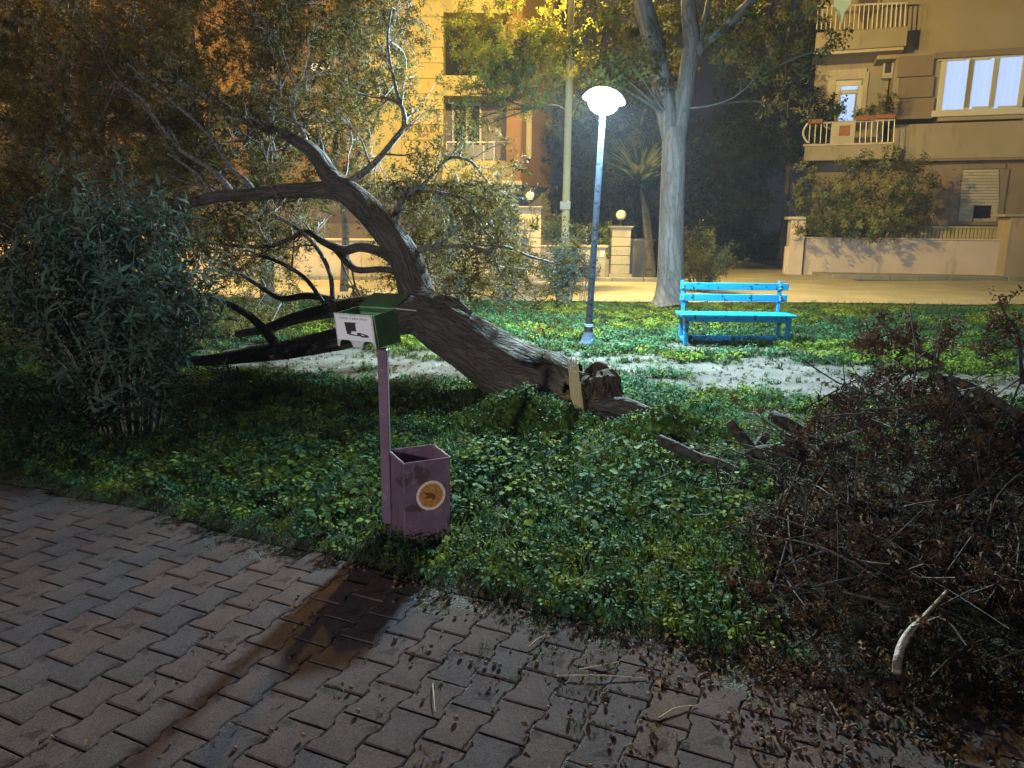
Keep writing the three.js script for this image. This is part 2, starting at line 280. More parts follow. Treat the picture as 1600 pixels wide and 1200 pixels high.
{ // the path: bedding and interlocking blocks
  const bed = new Geo(), q = []; for (let a = -14; a <= 14; a += 0.25) q.push(a);
  for (let k = 0; k < q.length - 1; k++) { const e = (a) => { const p = E0.clone().addScaledVector(ED, a); p.addScaledVector(RD, -(0.05 * Math.sin(a * 1.3) + 0.06 * (n3(a * 3, 0, 5) - 0.5)) + 0.01); p.y = -0.0055; return p; }, f = (a) => E0.clone().addScaledVector(ED, a).addScaledVector(RD, -6).setY(-0.0055); bed.poly([e(q[k]), e(q[k + 1]), f(q[k + 1]), f(q[k])], V(0, -50, 0), (v) => [v.x, v.z]); }
  const path = struct(bed.build('path', std({ color: col(0.09, 0.072, 0.06), map: again(T.road, 1), bumpMap: again(T.grit, 3), bumpScale: 0.01 })));
  const L = 0.195, W = 0.153, wide = 0.0845, thin = 0.0675, gap = 0.0012;
  const outline = []; const side = [[-0.0945, wide], [-0.06, wide], [-0.038, thin], [0.038, thin], [0.06, wide], [0.0945, wide]];
  for (const [s, w] of side) outline.push([s, w - gap]); for (const [s, w] of side.slice().reverse()) outline.push([s, -(w - gap)]);
  const blockGeo = (k) => {
    const g = new Geo(), ch = 0.005, n = outline.length, off = k * 1.37, top = outline.map(([s, w]) => V(s - Math.sign(s) * ch, 0, w - Math.sign(w) * ch)), mid = outline.map(([s, w]) => V(s + rr(-0.001, 0.001), -ch, w + rr(-0.001, 0.001))), bot = mid.map((v) => V(v.x, -0.05, v.z)), uvf = (v) => [v.x + off, v.z + off * 0.7];
    for (let i = 1; i < n / 2; i++) g.poly([top[i - 1], top[i], top[n - 1 - i], top[n - i]], V(0, -9, 0), uvf);
    for (let i = 0; i < n; i++) { const j = (i + 1) % n; g.poly([top[i], top[j], mid[j], mid[i]], V(0, -0.3, 0), uvf); g.poly([mid[i], mid[j], bot[j], bot[i]], V(0, -0.02, 0), uvf); }
    return g.geometry();
  };
  reseed(3);
  const shapes = [0, 1, 2, 3].map(blockGeo);
  const tones = [[0.108, 0.08, 0.079], [0.1, 0.077, 0.079], [0.093, 0.076, 0.082], [0.117, 0.082, 0.074], [0.1, 0.072, 0.07], [0.106, 0.082, 0.083]].map((c) => new THREE.MeshPhysicalMaterial({ color: col(c[0] * 1.25, c[1] * 1.2, c[2] * 1.2), map: again(T.paver, 1.7), bumpMap: again(T.grit, 5), bumpScale: 0.0025, roughness: 0.95, specularIntensity: 0.2 }));
  const rest = [[], [], []], ang = Math.atan2(-RD.z, RD.x), inView = [];
  for (let j = -50; j <= 40; j++) for (let i = -2; i < 20; i++) {
    const a = j * W, s = -(i + (j & 1 ? 0.5 : 0)) * L - 0.05, c = E0.clone().addScaledVector(ED, a).addScaledVector(RD, s);
    if (pathDist(c.x, c.z) < 0.03 + 0.07 * R() || -s > 3.6) continue;
    const n = c.clone().project(camera), vis = Math.abs(n.x) < 1.1 && n.y > -1.12 && n.y < 1 && n.z < 1;
    const tone = clamp(Math.floor((fbm(c.x * 1.3, c.z * 1.3, 4, 3) - 0.5) * 9 + 2.5 + rr(-1.3, 1.3) + (c.x > -0.2 ? 0.4 : -0.3)), 0, 5);
    const m4 = new THREE.Matrix4().compose(V(c.x, 0.001 + rr(-0.003, 0.0025), c.z), new THREE.Quaternion().setFromEuler(new THREE.Euler(rr(-0.012, 0.012), ang + rr(-0.012, 0.012), rr(-0.012, 0.012), 'YXZ')), V(1, 1, 1));
    (vis ? inView : rest[tone >> 1]).push([m4, tone, c]);
  }
  inView.sort((p, q) => p[2].lengthSq() - q[2].lengthSq());
  inView.forEach(([m4, tone], k) => {
    if (k >= 296) { rest[tone >> 1].push([m4, tone]); return; }
    const b = new THREE.Mesh(shapes[k % 4], tones[tone]); b.name = 'paver'; b.castShadow = b.receiveShadow = true; b.applyMatrix4(m4); path.add(b);
  });
  rest.forEach((list, k) => { if (!list.length) return; const g = mergeGeometries(list.map(([m4], i) => shapes[i % 4].clone().applyMatrix4(m4))); const b = mesh('paver_field', g, tones[k * 2], path); b.userData.kind = 'stuff'; });
}

// ---------------------------------------------------------------- lamps that light the place
function pointLight(c, i, pos, size, parent) { const l = new THREE.PointLight(c, i, 0, 2); l.castShadow = true; l.shadow.radius = size / 0.02; l.shadow.mapSize.set(2048, 2048); l.position.copy(pos).sub(parent.position); parent.add(l); return l; }
{ // park lamp
  const foot = G(918, 541), top = P(943, 160, 10.18), ax = top.clone().sub(foot).normalize(), q = new THREE.Quaternion().setFromUnitVectors(V(0, 1, 0), ax), at = (h) => foot.clone().addScaledVector(ax, h), H = top.distanceTo(foot);
  const t = thing('park_lamp', 'blue lamp post with a glowing white saucer head standing alone on the lawn', 'street lamp', foot);
  new Geo().lathe(foot, [[0.115, 0], [0.12, 0.02], [0.118, 0.05], [0.1, 0.07], [0.078, 0.14], [0.064, 0.21], [0.058, 0.25], [0.064, 0.255], [0.066, 0.275], [0.06, 0.285], [0.03, 0.29]], 24, q).build('base', M.pole, t);
  new Geo().lathe(foot, [[0.047, 0.27], [0.046, 0.6], [0.043, 1.6], [0.039, H - 0.16], [0.03, H - 0.155], [0, H - 0.155]], 20, q).build('pole', M.pole, t);
  new Geo().lathe(foot, [[0.056, 0.29], [0.06, 0.293], [0.06, 0.305], [0.056, 0.308]], 20, q).build('collar', M.white, t);
  const hc = at(H), tilt = q.clone().multiply(new THREE.Quaternion().setFromAxisAngle(V(0, 0, 1), -0.12));
  new Geo().lathe(hc, [[0, 0.185], [0.08, 0.18], [0.16, 0.155], [0.22, 0.12], [0.265, 0.07], [0.285, 0.035], [0.28, 0.025], [0.25, 0.05], [0.17, 0.105], [0, 0.135]], 32, tilt).build('cap', M.cap, t);
  new Geo().lathe(hc, [[0.2, 0.05], [0.205, 0.0], [0.19, -0.06], [0.15, -0.11], [0.085, -0.145], [0.04, -0.15]], 32, tilt).build('diffuser', M.glow, t);
  pointLight(LED, LED_I, hc.clone().addScaledVector(ax, -0.02), 0.18, t);
}
function streetLamp(label, foot, h, reach, c, i, glow, dia = 0.1) { // concrete post with an arm and a lamp head
  const t = thing('street_lamp', label, 'street lamp', foot), head = foot.clone().add(V(reach.x, h, reach.z));
  new Geo().tube([foot.clone().setY(-0.1), foot.clone().setY(h * 0.5), foot.clone().setY(h - 0.3)], [dia, dia * 0.85, dia * 0.68], { seg: 14, sub: 4 }).build('pole', M.cream, t);
  new Geo().tube([foot.clone().setY(h - 0.6), foot.clone().add(V(reach.x * 0.25, h, reach.z * 0.25)), head.clone().add(V(0, 0.12, 0))], [0.035, 0.032, 0.03], { seg: 8, sub: 6 }).build('arm', M.rail, t);
  const yaw = Math.atan2(reach.x, reach.z);
  new Geo().box(head.clone().add(V(0, 0.09, 0)), [0.26, 0.13, 0.62], { yaw, bevel: 0.05 }).build('lamp_head', M.rail, t);
  new Geo().box(head.clone().add(V(0, 0.005, 0)), [0.18, 0.035, 0.42], { yaw, bevel: 0.015 }).build('lens', glow, t);
  pointLight(c, i, head.clone().add(V(0, -0.08, 0)), 0.2, t);
  return t;
}
const POLE = P(883, 380, 19).setY(0);
{
  const t = streetLamp('pale concrete street lamp post rising between the gate pillars behind the park lamp', POLE, 8.7, V(0.5, 0, -1.0), SODIUM, SODIUM_I, M.sodiumGlow, 0.105);
  const b = P(883, 321, 18.85); new Geo().box(b, [0.26, 0.2, 0.14], { bevel: 0.015 }).build('junction_box', M.cream2, t);
  for (const y of [0.06, -0.06]) new Geo().lathe(V(POLE.x, b.y + y, POLE.z), [[0.1, -0.02], [0.108, -0.015], [0.108, 0.015], [0.1, 0.02]], 16).build('band', M.rail, t);
  streetLamp('concrete street lamp post far left among the dark trees', V(-13.6, 0, -17.4), 8.5, V(1.2, 0, -0.4), AMBER, AMBER_I, M.sodiumGlow);
  streetLamp('street lamp post standing beyond the near side of the paved path', V(-8.5, 0, 15.5), 5.4, V(0.9, 0, -0.3), COOL, REAR_I, M.rearGlow);
}

// ---------------------------------------------------------------- leaves and branching
function sprig(n, len, leafLen, leafWid, seedN, bend = 0.2, spread = 1) { // a twig with leaves, along +y
  reseed(seedN); const g = new Geo();
  for (let k = 0; k < n; k++) { const y = (k + 0.5) / n * len, a = k * 2.4 + rr(-0.4, 0.4), up = rr(-0.1, 0.8) / spread, d = V(Math.cos(a), up, Math.sin(a)).normalize(); g.leaf(V(rr(-0.1, 0.1) * len, y, rr(-0.1, 0.1) * len), d, leafLen * rr(0.7, 1.25), leafWid * rr(0.8, 1.2), V(rr(-0.5, 0.5), 1, rr(-0.5, 0.5)).normalize(), bend); }
  return g.geometry();
}
function blade(n, h, w, seedN, lean = 0.6) { // tuft of grass
  reseed(seedN); const g = new Geo();
  for (let k = 0; k < n; k++) {
    const a = rr(0, 6.283), l = rr(0.15, lean), p = V(rr(-0.03, 0.03), 0, rr(-0.03, 0.03)), d1 = V(Math.cos(a) * l, 1, Math.sin(a) * l).normalize(), d2 = V(Math.cos(a) * l * 2.6, 0.7, Math.sin(a) * l * 2.6).normalize(), s = V(-Math.sin(a), 0, Math.cos(a)), hh = h * rr(0.5, 1.2), ww = w * rr(0.7, 1.3);
    const m = p.clone().addScaledVector(d1, hh * 0.5), t = m.clone().addScaledVector(d2, hh * 0.5), nn = s.clone().cross(d1).normalize();
    const i0 = g.vert(p.clone().addScaledVector(s, ww / 2), nn, 0, 0), i1 = g.vert(p.clone().addScaledVector(s, -ww / 2), nn, 1, 0), i2 = g.vert(m.clone().addScaledVector(s, ww * 0.4), nn, 0, 0.5), i3 = g.vert(m.clone().addScaledVector(s, -ww * 0.4), nn, 1, 0.5), i4 = g.vert(t, nn, 0.5, 1);
    g.i.push(i0, i1, i2, i1, i3, i2, i2, i3, i4);
  }
  return g.geometry();
}
// grows side branches from a limb; every tip becomes a spot for leaves
function grow(geo, spots, p, d, len, r, depth, o) {
  const n = 4, pts = [p.clone()], rad = [r], dir = d.clone().normalize(); let q = p.clone();
  for (let k = 1; k <= n; k++) { dir.add(rdir().multiplyScalar(o.wander ?? 0.28)).add(V(0, o.lift ?? 0.03, 0)).normalize(); q = q.clone().addScaledVector(dir, len / n); if (q.y < 0.06) q.y = 0.06 + R() * 0.05; pts.push(q); rad.push(Math.max(r * (1 - 0.75 * k / n), o.min ?? 0.003)); }
  geo.tube(pts, rad, { seg: r > 0.02 ? 7 : r > 0.008 ? 5 : 3, sub: r > 0.01 ? 2 : 1, cap: false });
  if (depth > 0) for (let k = 0; k < (o.kids ?? 5); k++) { const t = rr(0.25, 1), i = Math.min(n - 1, Math.floor(t * n)), s = pts[i].clone().lerp(pts[i + 1], t * n - i), dd = pts[i + 1].clone().sub(pts[i]).normalize().add(rdir().multiplyScalar(0.85)).normalize(); grow(geo, spots, s, dd, len * rr(0.45, 0.7), r * 0.5, depth - 1, o); }
  if (depth <= (o.leafDepth ?? 0)) for (let k = 0; k < (o.leaves ?? 4); k++) { const t = rr(0.15, 1), i = Math.min(n - 1, Math.floor(t * n)), s = pts[i].clone().lerp(pts[i + 1], t * n - i); spots.push([s.add(rdir().multiplyScalar(o.jit ?? 0.04)), pts[i + 1].clone().sub(pts[i]).add(rdir().multiplyScalar(len * 0.3)), rr(0.7, 1.3)]); }
}
const G_fine = sprig(18, 0.22, 0.05, 0.016, 11), G_fine2 = sprig(14, 0.2, 0.06, 0.02, 12), G_mid = sprig(14, 0.3, 0.1, 0.05, 13), G_big = sprig(16, 0.5, 0.15, 0.075, 14), G_far = sprig(16, 0.7, 0.22, 0.1, 15);
const G_ole = sprig(12, 0.24, 0.13, 0.021, 16, 0.12, 0.7), G_dry = sprig(14, 0.13, 0.03, 0.019, 17, 0.6), G_dry2 = sprig(12, 0.15, 0.034, 0.012, 18, 0.5);
const colour = (spots, c, a = 0.3, h = 0.15) => spots.map((s) => [s[0], s[1], s[2], vary(c, a, h)]);

// ---------------------------------------------------------------- the fallen tree
{
  reseed(21);
  const foot = V(0.35, 0, -6.6), t = thing('fallen_tree', 'big fallen tree with dark furrowed trunk snapped at its base, branches spread to the left', 'fallen tree', foot);
  const L = (list) => [list.map(([x, y, z]) => P(x, y, z)), list.map((l) => l[3] / 1156 * l[2])];
  const limb = (name, list, o, m = M.bark) => { const [p, r] = L(list), g = new Geo(); g.tube(p, r, { seg: 16, sub: 5, bark: 0.09, ...o }); return [g.build(name, m, t), p, r]; };
  limb('trunk', [[893, 612, 6.42, 47], [862, 603, 6.5, 53], [815, 588, 6.7, 53], [770, 562, 6.95, 48], [728, 533, 7.2, 44], [690, 507, 7.4, 42], [664, 486, 7.55, 38], [652, 462, 7.65, 28], [640, 420, 7.75, 25], [619, 382, 7.9, 24], [586, 340, 8.1, 22], [552, 307, 8.3, 20], [528, 290, 8.45, 17]], { seg: 48, sub: 16, bark: 0.13 });
  const arms = [];
  const arm = (list, o) => arms.push(limb('branch', list, o).slice(1));
  arm([[540, 300, 8.4, 19], [515, 275, 8.55, 15], [500, 250, 8.7, 13], [482, 232, 8.8, 11], [455, 216, 9, 8], [420, 200, 9.2, 6], [385, 190, 9.4, 5], [340, 160, 9.6, 4]]);
  arm([[545, 298, 8.4, 14], [510, 297, 8.5, 13], [455, 298, 8.5, 11], [400, 303, 8.5, 10], [350, 306, 8.45, 9], [305, 315, 8.4, 8], [262, 326, 8.3, 6], [200, 335, 8.2, 4]]);
  arm([[672, 490, 7.5, 30], [632, 492, 7.45, 32], [590, 508, 7.4, 26], [545, 525, 7.35, 19], [500, 536, 7.3, 17], [450, 546, 7.25, 15], [400, 553, 7.2, 13], [345, 561, 7.15, 10], [280, 566, 7.1, 7]]);
  arm([[650, 478, 7.65, 22], [610, 474, 7.8, 15], [560, 476, 7.95, 13], [510, 486, 8.1, 12], [462, 497, 8.2, 10], [420, 512, 8.3, 8], [370, 522, 8.4, 6]]);
  arm([[634, 415, 7.8, 12], [598, 395, 8, 8], [562, 386, 8.2, 7], [538, 391, 8.3, 7], [505, 378, 8.4, 5.5], [480, 362, 8.5, 4.5], [455, 372, 8.6, 4], [420, 385, 8.7, 3], [300, 378, 8.9, 2]]);
  arm([[528, 392, 8.3, 6], [545, 412, 8.25, 6], [556, 421, 8.2, 5], [600, 421, 8, 5], [640, 428, 7.85, 6]]);
  arm([[655, 474, 7.62, 13], [640, 448, 7.68, 11], [630, 425, 7.74, 10], [618, 400, 7.8, 8]]);
  arm([[520, 468, 8.1, 5], [480, 462, 8.2, 5.5], [440, 466, 8.25, 5], [408, 448, 8.3, 4], [372, 425, 8.4, 3], [340, 405, 8.5, 2]]);
  arm([[432, 540, 7.2, 8], [415, 518, 7.15, 7], [390, 494, 7.1, 6], [362, 478, 7.05, 5], [330, 468, 7, 3]]);
  const pale = M.barkTwig, thin = (list, o) => arms.push(limb('branch', list, { seg: 8, bark: 0.05, ...o }, pale).slice(1));
  thin([[530, 292, 8.42, 6], [560, 276, 8.4, 6], [590, 250, 8.4, 5], [615, 220, 8.4, 4.5], [632, 195, 8.4, 4], [626, 165, 8.45, 3], [600, 152, 8.5, 2]]);
  thin([[613, 372, 7.92, 8], [620, 335, 7.95, 6], [630, 312, 8, 5], [655, 298, 8, 3], [690, 302, 8, 2.5], [728, 312, 8, 2], [752, 355, 8, 2], [770, 372, 8, 1.5]]);
  thin([[628, 314, 8, 3.5], [640, 292, 8, 2.5], [680, 290, 8.1, 2], [720, 296, 8.2, 1.5], [760, 312, 8.2, 1.2]]);
  thin([[634, 308, 8, 3], [665, 284, 8.1, 2.6], [690, 258, 8.2, 2.6], [706, 246, 8.3, 2.2], [735, 252, 8.3, 2], [762, 285, 8.3, 1.5]]);
  thin([[642, 392, 7.8, 4], [690, 386, 7.7, 3.2], [730, 384, 7.6, 3], [760, 391, 7.5, 2.6], [785, 385, 7.5, 2.2], [828, 401, 7.5, 1.8], [868, 412, 7.5, 1.2]]);
  thin([[758, 391, 7.5, 2.4], [774, 408, 7.5, 2], [784, 432, 7.5, 1.8], [806, 452, 7.5, 1.4], [822, 470, 7.5, 1]]);
  thin([[688, 459, 7.4, 2], [725, 457, 7.35, 1.6], [762, 462, 7.3, 1.2], [800, 474, 7.3, 1]]);
  thin([[520, 470, 8.05, 4], [516, 430, 8.1, 3.6], [497, 390, 8.15, 3.4], [462, 355, 8.2, 3], [425, 336, 8.25, 2.5]]);
  thin([[508, 476, 8.05, 4], [478, 436, 8.1, 3.6], [448, 416, 8.15, 3.2], [418, 403, 8.2, 2.4], [380, 398, 8.25, 1.5]]);
  thin([[366, 304, 8.45, 5], [345, 278, 8.5, 4], [320, 258, 8.55, 3.6], [285, 236, 8.6, 3], [250, 195, 8.7, 2.6], [222, 156, 8.8, 2.2], [180, 128, 8.9, 1.5]]);
  thin([[332, 306, 8.45, 3.5], [312, 276, 8.45, 2.6], [286, 256, 8.5, 2], [262, 240, 8.5, 1.5]]);
  thin([[482, 232, 8.8, 4], [472, 205, 8.85, 3.4], [458, 182, 8.9, 2.6], [462, 140, 8.9, 2]]);
  thin([[400, 303, 8.5, 5], [385, 283, 8.6, 4], [360, 262, 8.7, 3], [330, 215, 8.8, 2.4], [270, 160, 9, 2], [200, 100, 9.2, 1.5]]);
  thin([[420, 200, 9.2, 4], [436, 140, 9.3, 3], [436, 90, 9.4, 2.4], [425, 50, 9.5, 2], [390, 15, 9.6, 1.4]]);
  thin([[625, 160, 8.45, 2.6], [612, 110, 8.5, 2.2], [606, 60, 8.6, 1.8], [612, 10, 8.7, 1.4]]);
  thin([[340, 160, 9.6, 3.6], [280, 130, 9.7, 3], [200, 120, 9.8, 2.4], [110, 100, 9.9, 1.6]]);
  // bare wood where the trunk tore off
  const tg = new Geo(); reseed(5);
  for (let k = 0; k < 46; k++) { const a = rr(0, 6.283), r = rr(0.03, 0.235), c = P(884, 607, 6.44), b = c.clone().add(V(0.1 + rr(-0.1, 0.02), Math.sin(a) * r * 1.05, Math.cos(a) * r)), e = b.clone().add(V(rr(0.05, 0.2), rr(-0.1, 0.06), rr(-0.04, 0.06))); tg.tube([b.clone().add(V(-0.12, 0.04, 0)), b, e], [rr(0.025, 0.05), rr(0.018, 0.035), 0.004], { seg: 5, sub: 2 }); }
  tg.build('torn_wood', M.torn, t);
  const knot = new Geo(); knot.tube([P(672, 480, 7.25), P(690, 470, 7.1), P(712, 476, 7.05), P(735, 492, 7.0)].map((p) => p.add(V(0, 0, -0.12))), [0.03, 0.06, 0.055, 0.02], { seg: 14, sub: 6, bark: 0.4 }); knot.build('bark_flap', M.bark, t);
  // side branches, twigs, leaves
  const twig = new Geo(), spots = [], reach = []; reseed(33);
  arms.forEach(([p, r], ai) => {
    for (let k = 0; k < p.length - 1; k++) {
      const px = p[k].clone().project(camera).x * 800 + 800, right = px > 560; reach.push([p[k + 1], r[k + 1]]);
      for (let j = 0; j < (right ? (ai > 8 ? 2 : 0) : p[k].y < 0.9 ? 0 : 1); j++) {
        const st = p[k].clone().lerp(p[k + 1], R()), along = p[k + 1].clone().sub(p[k]).normalize(), d = along.clone().multiplyScalar(0.8).add(rdir().multiplyScalar(0.8)).add(right ? V(0.1, 0.22, 0) : V(-0.3, 0.25, -0.9));
        grow(twig, spots, st, d, right ? rr(0.25, 0.6) : rr(0.6, 1.3), Math.min(r[k] * 0.5, 0.014), right ? 1 : 2, { kids: right ? 2 : 3, leaves: right ? 2 : 2, leafDepth: 1, min: 0.002, jit: 0.06 });
      }
    }
  });
  const bough = (x0, x1, y0, y1, z0, z1, n, m, rad) => { // sprays of foliage on long curved side branches, behind the main limbs
    for (let k = 0; k < n; k++) {
      const c = P(rr(x0, x1), rr(y0, y1), rr(z0, z1)); if (c.y < 0.15) continue; let best = null, bd = 9; for (const [q, r] of reach) { const d = q.distanceTo(c) + (q.x < c.x ? 0.5 : 0); if (d < bd && r < 0.09) { bd = d; best = [q, r]; } }
      if (!best || bd > 3.4) { best = [c.clone().add(V(0.5, -0.5, 0.4)), 0.006]; }
      const mid = best[0].clone().lerp(c, 0.55).add(V(rr(-0.15, 0.15), rr(0.0, 0.25), rr(-0.2, 0.1)));
      twig.tube([best[0], mid, c], [Math.min(best[1] * 0.5, 0.012), 0.006, 0.003], { seg: 4, sub: 4, cap: false });
      if (bd < 2.2 && R() < 0.5) reach.push([mid, 0.008]);
      for (let j = 0; j < 3; j++) grow(twig, spots, mid.clone().lerp(c, rr(0.2, 1)), c.clone().sub(mid).normalize().add(rdir().multiplyScalar(0.9)), rr(0.3, 0.6) * rad, 0.004, 0, { leaves: m, min: 0.0015, jit: 0.1 });
    }
  };
  bough(-80, 440, -60, 300, 9.3, 11.8, 250, 7, 1); bough(400, 640, -40, 270, 9.2, 10.8, 125, 5, 0.9); bough(-60, 470, 330, 520, 8.9, 10.8, 150, 6, 0.9); bough(-140, 130, 300, 470, 7.6, 9.5, 70, 7, 0.9); bough(580, 785, 285, 460, 7.9, 9.2, 42, 5, 0.7); bough(0, 420, 180, 420, 8.5, 9.3, 40, 4, 0.8);
  twig.build('twigs', M.barkTwig, t);
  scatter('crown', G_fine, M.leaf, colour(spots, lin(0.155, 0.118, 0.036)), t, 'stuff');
}
{ // stump and splinter
  reseed(8);
  const c = P(940, 612, 6.35).setY(0), t = thing('tree_stump', 'torn dark stump with a spreading root beside the snapped end of the fallen trunk', 'stump', c);
  const L = (list) => [list.map(([x, y, z]) => P(x, y, z)), list.map((l) => l[3] / 1156 * l[2])];
  let p, r; const sg = new Geo(); // a ragged shell of torn heartwood and bark ridges
  for (const [list, bk] of [[[[945, 668, 6.2, 44], [940, 636, 6.28, 36], [936, 612, 6.34, 31], [940, 592, 6.38, 27], [936, 580, 6.4, 12]], 0.5], [[[918, 660, 6.2, 34], [912, 630, 6.28, 27], [915, 605, 6.34, 20], [922, 590, 6.38, 9]], 0.5], [[[958, 650, 6.24, 24], [957, 620, 6.3, 17], [952, 596, 6.36, 16], [946, 582, 6.4, 8]], 0.5], [[[930, 600, 6.5, 18], [925, 584, 6.5, 14], [938, 576, 6.48, 12], [950, 580, 6.45, 6]], 0.5]]) { [p, r] = L(list); const o = R() * 9; sg.tube(p, r, { seg: 40, sub: 10, bark: bk, shape: (tt, a) => 1 + 0.34 * (fbm(Math.cos(a) * 5 + o, Math.sin(a) * 5, tt * 2.2, 3) - 0.5) + 0.2 * (n3(Math.cos(a) * 13 + o, Math.sin(a) * 13, tt * 7) - 0.5) }); }
  for (let k = 0; k < 26; k++) { const c = P(rr(905, 962), rr(588, 648), 6.27).add(V(0, 0, rr(0.02, 0.16))), e = c.clone().add(V(rr(-0.05, 0.06), rr(0.0, 0.06), rr(-0.03, 0.05))); sg.tube([c.clone().add(V(rr(-0.02, 0.02), -0.09, -0.02)), c, e], [rr(0.01, 0.026), rr(0.008, 0.016), 0.003], { seg: 4, sub: 2 }); }
  sg.build('stump', M.stump, t);
  const rg = new Geo();
  for (const list of [[[935, 648, 6.15, 26], [975, 642, 6.1, 24], [1010, 652, 6.0, 18], [1045, 668, 5.9, 10], [1075, 684, 5.85, 4]], [[930, 660, 6.05, 20], [970, 668, 5.95, 17], [1010, 676, 5.85, 12], [1050, 690, 5.75, 6]], [[890, 655, 6.2, 18], [875, 650, 6.15, 14], [860, 655, 6.1, 6]]]) { [p, r] = L(list); rg.tube(p, r, { seg: 14, sub: 6, bark: 0.45 }); }
  rg.build('root', M.bark, t);
  const sp = new Geo(); // one tall splinter of pale wood, frayed at its tip
  const quad = (a, b, c2, d, th) => { const n = b.clone().sub(a).cross(d.clone().sub(a)).normalize().multiplyScalar(th / 2), f = [a, b, c2, d], o = f.map((v) => v.clone().add(n)), q = f.map((v) => v.clone().sub(n)), m = a.clone().add(b).add(c2).add(d).multiplyScalar(0.25), uvf = (v) => [v.x * 3, v.y]; sp.poly(o, m, uvf); sp.poly(q, m, uvf); for (let k = 0; k < 4; k++) sp.poly([o[k], o[(k + 1) % 4], q[(k + 1) % 4], q[k]], m, uvf); };
  const z = 6.0, Q = (x, y) => P(x, y, z);
  const spine = [[908, 662, 1.5], [905, 645, 5.5], [901, 625, 7.5], [898.5, 605, 8], [897, 590, 8], [896, 580, 7.6]];
  for (let k = 0; k < spine.length - 1; k++) { const [x0, y0, w0] = spine[k], [x1, y1, w1] = spine[k + 1]; quad(Q(x0 - w0, y0), Q(x0 + w0, y0), Q(x1 + w1, y1), Q(x1 - w1, y1), 0.035 - k * 0.002); }
  for (const [x, w, top] of [[889.5, 1.6, 563], [893.2, 1.7, 556], [896.8, 1.6, 561], [900.6, 1.9, 557], [903.6, 1.2, 568]]) quad(Q(x - w, 581), Q(x + w, 581), Q(x + w * 0.35 - 0.6, top), Q(x - w * 0.35 - 0.6, top), 0.014);
  quad(Q(888, 633), Q(893, 655), Q(897, 650), Q(892, 628), 0.02); quad(Q(889, 600), Q(892, 622), Q(894, 622), Q(891, 590), 0.012); quad(Q(906, 604), Q(909, 640), Q(912, 640), Q(907, 598), 0.012); quad(Q(893, 648), Q(899, 668), Q(902, 664), Q(898, 640), 0.016);
  sp.build('splinter', M.splinter, t, 'pale upright splinter of fresh wood');
}

